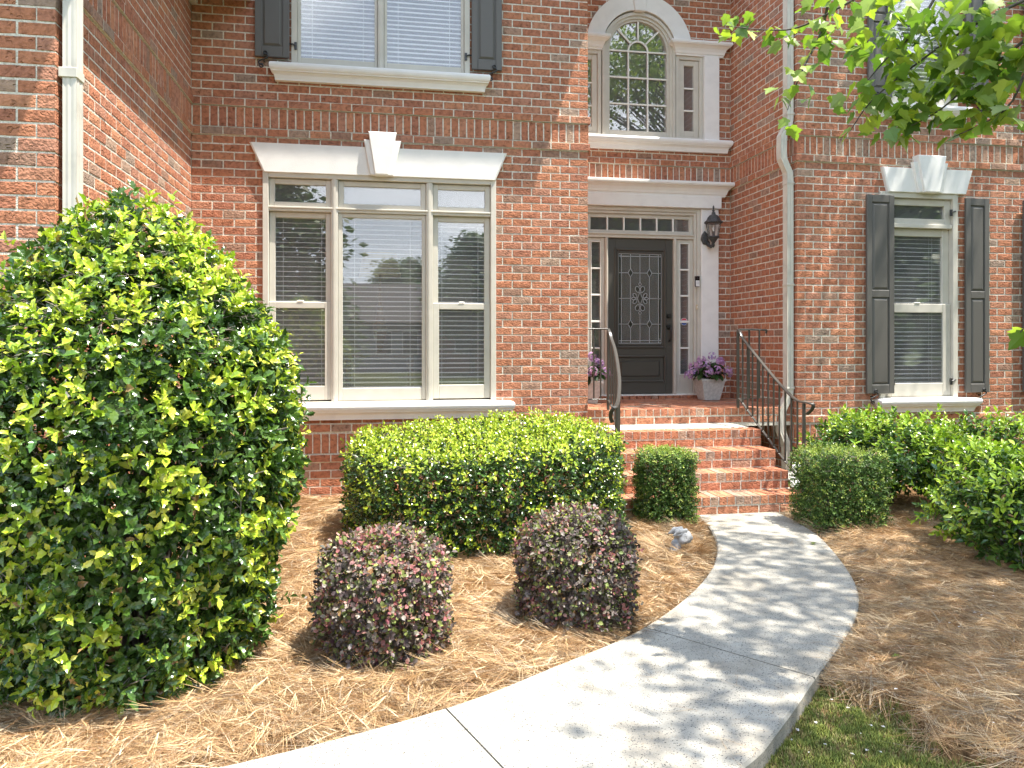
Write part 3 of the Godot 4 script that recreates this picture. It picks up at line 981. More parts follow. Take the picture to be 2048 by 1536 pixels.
# part of a ring in the wall plane
func ring(st: SurfaceTool, cx: float, cy: float, r0: float, r1: float, a0: float, a1: float, d0: float, d1: float, n := 24) -> void:
	for i in n:
		var t0 := lerpf(a0, a1, i / float(n)); var t1 := lerpf(a0, a1, (i + 1) / float(n))
		var e0 := Vector2(cos(t0), sin(t0)); var e1 := Vector2(cos(t1), sin(t1))
		var em := ((e0 + e1) * 0.5).normalized()
		var f := func(e: Vector2, r: float, d: float) -> Vector3: return P(cx + e.x * r, cy + e.y * r, d)
		quad(st, f.call(e0, r0, d0), f.call(e1, r0, d0), f.call(e1, r1, d0), f.call(e0, r1, d0), Vector3.BACK)
		quad(st, f.call(e0, r0, d0), f.call(e1, r0, d0), f.call(e1, r0, d1), f.call(e0, r0, d1), Vector3(-em.x, -em.y, 0))
		quad(st, f.call(e0, r1, d0), f.call(e1, r1, d0), f.call(e1, r1, d1), f.call(e0, r1, d1), Vector3(em.x, em.y, 0))
	for t in [a0, a1]:
		var e := Vector2(cos(t), sin(t))
		var tn := Vector3(sin(t), -cos(t), 0) * (1.0 if t == a0 else -1.0)
		quad(st, P(cx + e.x * r0, cy + e.y * r0, d0), P(cx + e.x * r1, cy + e.y * r1, d0), P(cx + e.x * r1, cy + e.y * r1, d1), P(cx + e.x * r0, cy + e.y * r0, d1), tn)

func cornice(parent: Node, called: String, x0: float, x1: float, y0: float, y1: float, d: float, out: float, m: Material) -> void:
	var h := y1 - y0
	var st := newst()
	moulding(st, [Vector2(0.0, y0), Vector2(out * 0.30, y0), Vector2(out * 0.31, y0 + h * 0.13), Vector2(out * 0.38, y0 + h * 0.15), Vector2(out * 0.43, y0 + h * 0.32), Vector2(out * 0.55, y0 + h * 0.52), Vector2(out * 0.74, y0 + h * 0.66),
		Vector2(out * 0.94, y0 + h * 0.74), Vector2(out * 0.95, y0 + h * 0.80), Vector2(out, y0 + h * 0.81), Vector2(out, y0 + h * 0.97), Vector2(out * 0.96, y1), Vector2(-0.01, y1 + 0.006)], x0, x1, d, 1.0)
	commit(parent, called, st, m)

func arched_window() -> void:
	var D := ALC_D
	var cx := 3.31
	var sy := 5.31
	var w := holder(house, "window", P(cx, 4.19, D))
	sill_moulding(w, 2.14, 4.47, 4.195, D, 0.16, 0.12)
	for s in [-1.0, 1.0]:
		var a: float = cx + 0.875 * s; var b: float = cx + 1.085 * s
		boxp(w, "pilaster", minf(a, b), maxf(a, b), 4.197, 5.285, D - 0.06, D + 0.05, M.stucco, 0.005)
		cornice(w, "cornice", minf(cx + 0.535 * s, cx + 1.11 * s), maxf(cx + 0.535 * s, cx + 1.11 * s), 5.285, 5.46, D, 0.13, M.stucco)
		# side light
		var g0: float = cx + 0.50 * s; var g1: float = cx + 0.872 * s
		frame(w, "casing", minf(g0, g1), maxf(g0, g1), 4.197, 5.284, 0.05, D - 0.02, D + 0.08, M.trim, 0.04)
		var i0: float = minf(g0, g1) + 0.052; var i1: float = maxf(g0, g1) - 0.052
		frame(w, "sash", i0, i1, 4.24, 5.232, 0.068, D + 0.0, D + 0.05, M.trim, 0.075)
		pane(w, i0 + 0.05, i1 - 0.05, 4.29, 5.19, D + 0.02)
		for k in [1, 2]:
			boxp(w, "muntin", i0 + 0.06, i1 - 0.06, 4.29 + 0.29 * k - 0.011, 4.29 + 0.29 * k + 0.011, D + 0.005, D + 0.018, M.trim_white, 0.003)
	# arch
	var st := newst()
	ring(st, cx, 5.33, 0.49, 0.71, 0.0, PI, D - 0.055, D + 0.05, 32)
	commit(w, "arch", st, M.stucco)
	st = newst()
	plate(st, [Vector2(cx - 0.07, 5.80), Vector2(cx + 0.07, 5.80), Vector2(cx + 0.105, 6.07), Vector2(cx - 0.105, 6.07)], D - 0.08, D + 0.02, 0.006)
	commit(w, "keystone", st, M.stucco)
	for e in [[0.45, 0.49, D - 0.03], [0.415, 0.452, D - 0.012], [0.385, 0.418, D + 0.006]]:
		st = newst()
		ring(st, cx, sy, e[0], e[1], 0.0, PI, e[2], D + 0.08, 32)
		for s in [-1.0, 1.0]:
			cbox(st, P(cx + e[0] * s, 4.197, e[2]), P(cx + e[1] * s, sy, D + 0.08), 0.0)
		commit(w, "casing", st, M.trim)
	boxp(w, "sash", cx - 0.385, cx + 0.385, 4.197, 4.288, D + 0.01, D + 0.05, M.trim)
	# glass: rectangle and half disc
	for k in 3:
		var dd := D + 0.03 + 0.009 * k
		st = newst()
		cbox(st, P(cx - 0.39, 4.26, dd), P(cx + 0.39, sy, dd + 0.004), 0.0)
		for i in 24:
			var t0 := PI * i / 24.0; var t1 := PI * (i + 1) / 24.0
			for z in [0.0, 0.004]:
				tri(st, P(cx, sy, dd + z), P(cx + cos(t0) * 0.39, sy + sin(t0) * 0.39, dd + z), P(cx + cos(t1) * 0.39, sy + sin(t1) * 0.39, dd + z), Vector3.BACK if z == 0.0 else Vector3.FORWARD)
		commit(w, "pane", st, M.glass)
	# muntins
	for x in [-0.13, 0.13]:
		boxp(w, "muntin", cx + x - 0.011, cx + x + 0.011, 4.285, sy, D + 0.012, D + 0.027, M.trim_white, 0.003)
	for y in [4.63, 4.97, 5.31]:
		boxp(w, "muntin", cx - 0.385, cx + 0.385, y - 0.011, y + 0.011, D + 0.013, D + 0.026, M.trim_white, 0.003)
	st = newst()
	ring(st, cx, sy, 0.119, 0.141, 0.0, PI, D + 0.012, D + 0.027, 16)
	commit(w, "muntin", st, M.trim_white)
	for a in [PI * 0.25, PI * 0.5, PI * 0.75]:
		st = newst()
		var e := Vector2(cos(a), sin(a)); var p := Vector2(-e.y, e.x) * 0.011
		plate(st, [Vector2(cx, sy) + e * 0.13 + p, Vector2(cx, sy) + e * 0.13 - p, Vector2(cx, sy) + e * 0.386 - p, Vector2(cx, sy) + e * 0.386 + p], D + 0.012, D + 0.027, 0.003)
		commit(w, "muntin", st, M.trim_white)

func front_door() -> void:
	var D := ALC_D
	var e := holder(house, "entrance", P(3.344, 0.86, D))
	var cx := 3.344
	for s in [-1.0, 1.0]:
		var a: float = cx + 0.805 * s; var b: float = cx + 1.045 * s
		boxp(e, "pilaster", minf(a, b), maxf(a, b), 0.85, 3.30, D - 0.05, D + 0.05, M.stucco, 0.006)
	boxp(e, "frieze", cx - 1.07, cx + 1.07, 3.302, 3.455, D - 0.085, D + 0.05, M.stucco, 0.005)
	cornice(e, "cornice", cx - 1.08, cx + 1.08, 3.456, 3.63, D - 0.03, 0.15, M.stucco)
	# frame
	frame(e, "casing", cx - 0.803, cx + 0.803, 0.85, 3.30, 0.05, D - 0.03, D + 0.10, M.trim, 0.0)
	frame(e, "casing", cx - 0.752, cx + 0.752, 0.85, 3.25, 0.035, D - 0.012, D + 0.10, M.trim, 0.0)
	boxp(e, "transom_bar", cx - 0.717, cx + 0.717, 2.905, 2.965, D - 0.01, D + 0.10, M.trim)
	boxp(e, "transom_bar", cx - 0.717, cx + 0.717, 2.945, 2.963, D - 0.028, D - 0.011, M.trim, 0.004)
	for s in [-1.0, 1.0]:
		var p0: float = cx + 0.442 * s; var p1: float = cx + 0.478 * s
		boxp(e, "post", minf(p0, p1), maxf(p0, p1), 0.87, 2.904, D - 0.012, D + 0.10, M.trim)
		boxp(e, "post", minf(cx + 0.452 * s, cx + 0.470 * s), maxf(cx + 0.452 * s, cx + 0.470 * s), 0.87, 2.904, D - 0.026, D - 0.013, M.trim, 0.004)
	# transom with five lights
	frame(e, "transom_sash", cx - 0.715, cx + 0.715, 2.967, 3.215, 0.05, D + 0.02, D + 0.06, M.trim, 0.04)
	pane(e, cx - 0.68, cx + 0.68, 2.995, 3.175, D + 0.035)
	for k in range(1, 6):
		var x := cx - 0.665 + 1.33 * k / 6.0
		boxp(e, "muntin", x - 0.010, x + 0.010, 3.0, 3.17, D + 0.014, D + 0.034, M.trim_white, 0.003)
	# side lights with five panes each
	for s in [-1.0, 1.0]:
		var a: float = minf(cx + 0.48 * s, cx + 0.715 * s); var b: float = maxf(cx + 0.48 * s, cx + 0.715 * s)
		frame(e, "side_light", a, b, 0.88, 2.903, 0.055 if s > 0 else 0.055, D + 0.02, D + 0.06, M.trim, 0.27)
		pane(e, a + 0.04, b - 0.04, 1.13, 2.86, D + 0.035)
		frame(e, "side_light_bead", a + 0.050, b - 0.050, 1.142, 2.856, 0.010, D + 0.008, D + 0.030, M.trim_white)
		for k in range(1, 5):
			var y := 1.15 + 1.70 * k / 5.0
			boxp(e, "muntin", a + 0.056, b - 0.056, y - 0.011, y + 0.011, D + 0.014, D + 0.034, M.trim_white, 0.003)
	boxp(e, "threshold", cx - 0.74, cx + 0.76, 0.862, 0.895, D - 0.03, D + 0.10, M.trim_white)
	# door leaf with an oval-cut leaded light
	var dr := holder(house, "door", P(cx, 0.9, D))
	var x0 := cx - 0.440; var x1 := cx + 0.438
	var df := D + 0.028
	var gx0 := cx - 0.292; var gx1 := cx + 0.292
	boxp(dr, "stile", x0, cx - 0.34, 0.90, 2.90, df, df + 0.045, M.door_paint)
	boxp(dr, "stile", cx + 0.34, x1, 0.90, 2.90, df, df + 0.045, M.door_paint)
	boxp(dr, "rail", cx - 0.34, cx + 0.34, 2.76, 2.90, df + 0.001, df + 0.045, M.door_paint)
	boxp(dr, "rail", cx - 0.34, cx + 0.34, 1.385, 1.50, df + 0.001, df + 0.045, M.door_paint)
	boxp(dr, "rail", cx - 0.34, cx + 0.34, 0.90, 1.06, df + 0.001, df + 0.045, M.door_paint)
	frame(dr, "glass_moulding", cx - 0.352, cx + 0.352, 1.488, 2.772, 0.030, df - 0.016, df + 0.02, M.door_paint, -1.0, 0.010)
	frame(dr, "glass_moulding", cx - 0.322, cx + 0.322, 1.518, 2.742, 0.032, df - 0.006, df + 0.03, M.door_paint, -1.0, 0.008)
	frame(dr, "panel_moulding", cx - 0.352, cx + 0.352, 1.048, 1.397, 0.028, df - 0.014, df + 0.02, M.door_paint, -1.0, 0.010)
	var st := newst()
	plate(st, [Vector2(cx - 0.325, 1.075), Vector2(cx + 0.325, 1.075), Vector2(cx + 0.325, 1.37), Vector2(cx - 0.325, 1.37)], df + 0.012, df + 0.04, 0.004)
	plate(st, [Vector2(cx - 0.27, 1.125), Vector2(cx + 0.27, 1.125), Vector2(cx + 0.27, 1.32), Vector2(cx - 0.27, 1.32)], df - 0.004, df + 0.013, 0.016)
	commit(dr, "panel", st, M.door_paint)
	# leaded glass: textured sheet, cames, clear bevels
	var gy0 := 1.55; var gy1 := 2.71
	boxp(dr, "leaded_glass", gx0, gx1, gy0, gy1, df + 0.012, df + 0.017, M.textured_glass, 0.0)
	var vx := [gx0 + 0.004, gx0 + 0.040, cx - 0.128, cx, cx + 0.128, gx1 - 0.040, gx1 - 0.004]
	var hy := [gy0 + 0.004, gy0 + 0.036, 1.80, 2.13, 2.46, gy1 - 0.036, gy1 - 0.004]
	var lead := newst()
	var cd := df + 0.008
	var came := func(a: Vector2, b: Vector2, wd: float) -> void:
		var t := (b - a).normalized()
		var n := Vector2(-t.y, t.x) * wd
		plate(lead, [a + n, b + n, b - n, a - n], cd, cd + 0.006, 0.0008)
	for i in vx.size():
		var x: float = vx[i]
		if i == 3:
			came.call(Vector2(x, gy0), Vector2(x, 1.92), 0.0032)
			came.call(Vector2(x, 2.345), Vector2(x, gy1), 0.0032)
		elif i == 2 or i == 4:
			came.call(Vector2(x, gy0), Vector2(x, 1.745), 0.0032)
			came.call(Vector2(x, 1.855), Vector2(x, 2.405), 0.0032)
			came.call(Vector2(x, 2.515), Vector2(x, gy1), 0.0032)
		else:
			came.call(Vector2(x, gy0), Vector2(x, gy1), 0.0035)
	for i in hy.size():
		var y: float = hy[i]
		if i == 3:
			came.call(Vector2(gx0, y), Vector2(cx - 0.115, y), 0.0032)
			came.call(Vector2(cx + 0.115, y), Vector2(gx1, y), 0.0032)
		elif i == 2 or i == 4:
			came.call(Vector2(gx0, y), Vector2(cx - 0.163, y), 0.0032)
			came.call(Vector2(cx - 0.093, y), Vector2(cx + 0.093, y), 0.0032)
			came.call(Vector2(cx + 0.163, y), Vector2(gx1, y), 0.0032)
		else:
			came.call(Vector2(gx0, y), Vector2(gx1, y), 0.0035)
	var gem := func(c: Vector2, w: float, h: float, turn: float, round_top: bool) -> void:
		var pts := []
		var n := 10 if round_top else 4
		for k in n:
			var a := TAU * k / n + (0.0)
			var q := Vector2(cos(a) * w, sin(a) * h)
			if round_top and q.y < 0: q.x *= 1.0 + q.y / h * 0.75
			pts.append(c + q.rotated(turn))
		var s2 := newst()
		plate(s2, pts, cd - 0.003, cd + 0.006, 0.006)
		commit(dr, "bevelled_gem", s2, M.bevel_glass)
		for k in n: came.call(pts[k], pts[(k + 1) % n], 0.003)
	for sx in [-0.128, 0.128]:
		for y in [1.80, 2.46]: gem.call(Vector2(cx + sx, y), 0.034, 0.055, 0.0, false)
	gem.call(Vector2(cx, 2.13), 0.034, 0.085, 0.0, false)
	for sx in [-1.0, 1.0]:
		gem.call(Vector2(cx + 0.032 * sx, 2.245), 0.030, 0.045, -0.25 * sx, true)
		gem.call(Vector2(cx + 0.032 * sx, 2.015), 0.030, 0.045, PI + 0.25 * sx, true)
		gem.call(Vector2(cx + 0.066 * sx, 2.165), 0.022, 0.038, -0.7 * sx, true)
		gem.call(Vector2(cx + 0.066 * sx, 2.095), 0.022, 0.038, PI + 0.7 * sx, true)
		gem.call(Vector2(cx + 0.088 * sx, 2.13), 0.032, 0.018, 0.0, false)
	gem.call(Vector2(cx, 2.315), 0.018, 0.030, 0.0, false)
	gem.call(Vector2(cx, 1.945), 0.018, 0.030, 0.0, false)
	for sx in [-1.0, 1.0]:
		boxp(dr, "clear_border", minf(cx + 0.254 * sx, cx + 0.286 * sx), maxf(cx + 0.254 * sx, cx + 0.286 * sx), gy0 + 0.04, gy1 - 0.04, cd + 0.001, cd + 0.0035, M.bevel_glass, 0.0)
	commit(dr, "lead_came", lead, M.lead)
	# hardware
	st = newst()
	tube(st, [P(cx + 0.388, 1.905, df), P(cx + 0.388, 1.905, df - 0.018)], [0.032, 0.028], 16)
	tube(st, [P(cx + 0.388, 1.905, df - 0.015), P(cx + 0.388, 1.905, df - 0.028)], [0.018, 0.016], 12)
	commit(dr, "deadbolt", st, M.black_metal)
	st = newst()
	tube(st, [P(cx + 0.388, 1.765, df), P(cx + 0.388, 1.765, df - 0.02)], [0.036, 0.030], 16)
	tube(st, smooth_line([P(cx + 0.388, 1.765, df - 0.01), P(cx + 0.394, 1.75, df - 0.055), P(cx + 0.396, 1.68, df - 0.062), P(cx + 0.392, 1.60, df - 0.048), P(cx + 0.388, 1.58, df - 0.005)], 5), 0.011, 8)
	commit(dr, "handle", st, M.black_metal)

func spout(called: String, path: Array, wx: float, wd: float, flute_axis: Vector3, m: Material, parent: Node) -> void:
	# fluted rectangular pipe along a path; cross-section in the horizontal plane
	var sec := []
	var n := 5
	for side in 4:
		for k in n:
			var t := -1.0 + 2.0 * k / n
			var dip := 0.0 if k % 2 == 0 else 0.0035
			match side:
				0: sec.append(Vector2(t * wx, wd - dip))
				1: sec.append(Vector2(wx - dip, -t * wd))
				2: sec.append(Vector2(-t * wx, -wd + dip))
				3: sec.append(Vector2(-wx + dip, t * wd))
	var st := newst()
	for i in path.size() - 1:
		for k in sec.size():
			var a: Vector2 = sec[k]; var b: Vector2 = sec[(k + 1) % sec.size()]
			var out := Vector3(a.x + b.x, 0, a.y + b.y)
			quad(st, path[i] + Vector3(a.x, 0, a.y), path[i] + Vector3(b.x, 0, b.y), path[i + 1] + Vector3(b.x, 0, b.y), path[i + 1] + Vector3(a.x, 0, a.y), out)
	for k in range(1, sec.size() - 1):
		tri(st, path[-1] + Vector3(sec[0].x, 0, sec[0].y), path[-1] + Vector3(sec[k].x, 0, sec[k].y), path[-1] + Vector3(sec[k + 1].x, 0, sec[k + 1].y), Vector3.DOWN)
	commit(parent, called, st, m)

func downspouts() -> void:
	var g := holder(house, "downspout", P(LEFT_X + 0.05, 0, 4.695))
	spout("pipe", [P(LEFT_X + 0.062, 4.85, 4.695), P(LEFT_X + 0.062, 0.05, 4.695)], 0.036, 0.05, Vector3.RIGHT, M.downspout_paint, g)
	boxp(g, "strap", LEFT_X + 0.005, LEFT_X + 0.103, 3.03, 3.085, 4.638, 4.752, M.downspout_paint, 0.003)
	boxp(g, "strap", LEFT_X + 0.005, LEFT_X + 0.103, 0.93, 0.985, 4.638, 4.752, M.downspout_paint, 0.003)
	g = holder(house, "downspout", P(ALC_X1 - 0.05, 0, 7.90))
	var x := ALC_X1 - 0.055
	var d := 7.86
	spout("pipe", [P(x, 6.4, d), P(x, 4.05, d), P(x - 0.01, 3.98, d), P(x - 0.075, 3.86, d), P(x - 0.08, 3.70, d), P(x - 0.075, 3.60, d), P(x - 0.005, 3.45, d), P(x, 3.36, d), P(x, 1.02, d), P(x - 0.005, 0.96, d), P(x - 0.085, 0.80, d),
		P(x - 0.095, 0.68, d), P(x - 0.085, 0.56, d), P(x - 0.02, 0.40, d), P(x - 0.015, 0.13, d), P(x - 0.02, 0.06, d - 0.05), P(x - 0.03, 0.03, d - 0.2)], 0.038, 0.048, Vector3.RIGHT, M.downspout_paint, g)
	for y in [4.10, 3.33, 1.05, 2.2]:
		boxp(g, "strap", x - 0.042, ALC_X1 - 0.004, y - 0.012, y + 0.012, d - 0.051, d + 0.051, M.downspout_paint, 0.002)
	# white elbow at the foot
	var st := newst()
	tube(st, [P(4.42, 0.24, 7.52), P(4.32, 0.16, 7.38), P(4.25, 0.04, 7.26)], 0.062, 4)
	commit(g, "splash_elbow", st, M.plastic_white)

# ---------------------------------------------------------------- steps
func build_steps() -> void:
	var s := thing("brick_steps", P(3.2, 0, 7.0), "red brick steps with rowlock treads climbing from the walk to the front door", "steps")
	var r := RandomNumberGenerator.new()
	r.seed = 31
	var levels := [[0.168, 6.43, 2.06, 3.90], [0.336, 6.69, 2.24, 3.85], [0.504, 6.93, 2.24, 3.85], [0.672, 7.22, 2.24, 3.85], [0.84, 7.83, ALC_X0 + 0.012, ALC_X1 - 0.012]]
	var st := newst()
	for i in 5:
		var L = levels[i]
		var back: float = 9.40 if i == 4 else 8.0
		cbox(st, P(L[2] + 0.006, L[0] - 0.20, L[1] + 0.006), P(L[3] - 0.006, L[0] - 0.0045 - 0.0007 * (4 - i), back), 0.0)
	# rough mortar strip left behind the second tread from the top
	cbox(st, P(2.26, 0.60, 7.44), P(3.80, 0.676, 7.83), 0.004)
	commit(s, "mortar", st, M.mortar)
	var dark := [14, 13, 12, 15, 9]
	for i in 5:
		var L = levels[i]
		var top: float = L[0]
		var wx: float = L[3] - L[2]
		# rowlocks: on edge, ends to the front
		var n := int(round(wx / BH))
		var pw := wx / n
		for k in n:
			var cx: float = L[2] + pw * (k + 0.5)
			var b := Basis(Vector3.FORWARD, Vector3.RIGHT, Vector3.UP)
			b = Basis(Vector3(0, 0, -1), Vector3(-1, 0, 0), Vector3(0, 1, 0)) * Basis.from_scale(Vector3(1, (pw - JT) / (BH - JT), 0.80))
			var deep: float = 0.197 if i >= 3 else levels[i + 1][1] - L[1] + 0.012
			b = b * Basis.from_scale(Vector3(deep / (BL - JT), 1, 1))
			var t := pick_brick(r)
			if i == 0 and r.randf() < 0.4: t = dark[r.randi_range(0, 4)]
			put(s, "brick", brick_mesh[t], M.brick, P(cx, top + r.randf_range(-0.001, 0.001), L[1] + deep * 0.5 + r.randf_range(-0.002, 0.002)), b)
		# stretchers below
		var off: float = r.randf_range(0.2, 0.8) * BL
		var x: float = L[2] - off
		while x < L[3] - 0.03:
			var a: float = maxf(x, L[2]); var c: float = minf(x + BL - JT, L[3])
			if c - a > 0.03:
				put(s, "brick", brick_mesh[pick_brick(r)], M.brick, P((a + c) * 0.5, top - 0.168 + 0.008 + 0.0353, L[1] + r.randf_range(0.001, 0.004)), Basis.from_scale(Vector3((c - a) / (BL - JT), 1.0, 1)))
			x += BL
		# left end of the step, two courses
		if i < 4:
			var d: float = L[1] + 0.21
			while d < 7.72:
				for c2 in 2:
					var yy: float = top - 0.168 + 0.043 + c2 * 0.083
					put(s, "brick", brick_mesh[pick_brick(r)], M.brick, P(L[2] + 0.001, yy, d + (0.1 if c2 == 0 else 0.0)), Basis(Vector3(0, 0, 1), Vector3.UP, Vector3(-1, 0, 0)))
				d += BL
	# landing paving, laid flat behind the edge course
	var row := 0
	var dd := 8.04
	while dd < 9.33:
		var x := ALC_X0 + 0.02 - (0.1 if row % 2 else 0.0)
		while x < ALC_X1 - 0.03:
			var a: float = maxf(x, ALC_X0 + 0.014); var c: float = minf(x + BL - JT, ALC_X1 - 0.014)
			if c - a > 0.03:
				put(s, "brick", brick_mesh[pick_brick(r)], M.brick, P((a + c) * 0.5, 0.84 + r.randf_range(-0.002, 0.002), dd + 0.048), Basis(Vector3.RIGHT, Vector3(0, 0, -1), Vector3.UP) * Basis.from_scale(Vector3((c - a) / (BL - JT), 1.25, 0.5)))
			x += BL
		dd += 0.100
		row += 1
	# low course under the threshold
	var x2 := ALC_X0 + 0.02
	while x2 < ALC_X1 - 0.05:
		put(s, "brick", brick_mesh[pick_brick(r)], M.brick, P(x2 + 0.045, 0.858, ALC_D - 0.075), Basis.from_scale(Vector3(0.44, 0.62, 1)))
		x2 += 0.097

func railings() -> void:
	for side in 2:
		var right := side == 1
		var s := thing("handrail", P(3.87 if right else 2.3, 0.0, 7.1), "dark iron handrail with balusters " + ("on the downspout side of the brick steps" if right else "between the hedge and the brick steps"), "handrail", "iron handrails of the front steps")
		var top := []
		var low := []
		var X := func(d: float) -> float:
			if right: return 3.885
			return 2.41 - 0.325 * pow(clampf((7.75 - d) / 1.25, 0.0, 1.0), 1.7)
		if right:
			top = [P(4.25, 1.66, 7.86), P(4.25, 1.695, 7.85), P(4.10, 1.70, 7.82), P(3.90, 1.70, 7.80)]
			commit_tube(s, "rail", top, 0.017)
			commit_tube(s, "rail", [P(4.25, 0.945, 7.83), P(3.89, 0.945, 7.80)], 0.010)
		else:
			top = [P(2.19, 1.70, 7.80), P(2.30, 1.70, 7.80), P(2.405, 1.70, 7.79)]
			commit_tube(s, "rail", top, 0.014)
			commit_tube(s, "rail", [P(2.19, 0.955, 7.80), P(2.40, 0.955, 7.80)], 0.010)
		var run := [P(X.call(7.80), 1.70, 7.80), P(X.call(7.74), 1.66, 7.74), P(X.call(7.68), 1.60, 7.68), P(X.call(7.45), 1.455, 7.45), P(X.call(7.05), 1.22, 7.05), P(X.call(6.75), 1.065, 6.75), P(X.call(6.60), 1.01, 6.60), P(X.call(6.50), 1.00, 6.50)]
		if right: run += [P(3.89, 1.0, 6.42), P(3.915, 0.985, 6.385), P(3.91, 0.94, 6.40), P(3.885, 0.895, 6.44)]
		else: run += [P(2.06, 0.995, 6.43), P(2.025, 0.98, 6.40), P(2.01, 0.94, 6.42), P(2.02, 0.89, 6.46), P(2.04, 0.85, 6.48)]
		var st := newst()
		flat_rail(st, smooth_line(run, 6), 0.018, 0.008)
		commit(s, "rail", st, M.rail_paint)
		var lowrun := [P(X.call(7.78), 0.945, 7.78), P(X.call(7.70), 0.91, 7.70), P(X.call(7.50), 0.79, 7.50), P(X.call(6.9), 0.45, 6.9), P(X.call(6.52), 0.262, 6.52)]
		st = newst()
		flat_rail(st, smooth_line(lowrun, 6), 0.014, 0.007)
		commit(s, "rail", st, M.rail_paint)
		# posts
		boxp(s, "post", X.call(7.8) - 0.014, X.call(7.8) + 0.014, 0.842, 1.69, 7.786, 7.814, M.rail_paint)
		boxp(s, "post", X.call(6.49) - 0.014, X.call(6.49) + 0.014, 0.168, 0.99, 6.476, 6.504, M.rail_paint)
		# balusters
		var n := 11
		for k in n:
			var d := lerpf(7.69, 6.60, k / float(n - 1))
			var yt := rail_y(run, d)
			var yb := rail_y(lowrun, d)
			boxp(s, "baluster", X.call(d) - 0.0075, X.call(d) + 0.0075, yb, yt, d - 0.0075, d + 0.0075, M.rail_paint, 0.001)
		for x in ([4.02, 4.14] if right else [2.255, 2.33]):
			boxp(s, "baluster", x - 0.0075, x + 0.0075, 0.95, 1.695, 7.80, 7.815, M.rail_paint, 0.001)

func rail_y(run: Array, d: float) -> float:
	for i in run.size() - 1:
		var a: float = -run[i].z; var b: float = -run[i + 1].z
		if d <= a and d >= b and a > b: return lerpf(run[i].y, run[i + 1].y, (a - d) / (a - b))
	return run[-1].y

func commit_tube(parent: Node, called: String, pts: Array, rad: float) -> void:
	var st := newst()
	tube(st, pts, rad, 8, 0.6)
	commit(parent, called, st, M.rail_paint)

# flat bar, wide across x, thin in height, with rounded shoulders
func flat_rail(st: SurfaceTool, pts: Array, hw: float, hh: float) -> void:
	var sec := [Vector2(-1, -0.4), Vector2(-1, 0.3), Vector2(-0.72, 0.85), Vector2(0, 1.0), Vector2(0.72, 0.85), Vector2(1, 0.3), Vector2(1, -0.4), Vector2(0.8, -1), Vector2(-0.8, -1)]
	for i in pts.size() - 1:
		var t0: Vector3 = (pts[mini(i + 1, pts.size() - 1)] - pts[maxi(i - 1, 0)]).normalized()
		var t1: Vector3 = (pts[mini(i + 2, pts.size() - 1)] - pts[i]).normalized()
		var frames := []
		for t in [t0, t1]:
			var side: Vector3 = Vector3.RIGHT - t * t.x
			side = side.normalized()
			var up: Vector3 = side.cross(t)
			if up.y < 0: up = -up
			frames.append([side, up])
		for k in sec.size():
			var a: Vector2 = sec[k]; var b: Vector2 = sec[(k + 1) % sec.size()]
			var p := func(f: int, q: Vector2) -> Vector3: return pts[i + f] + frames[f][0] * q.x * hw + frames[f][1] * q.y * hh
			quad(st, p.call(0, a), p.call(0, b), p.call(1, b), p.call(1, a), frames[0][0] * (a.x + b.x) * hh * 2.0 + frames[0][1] * (a.y + b.y) * hw)

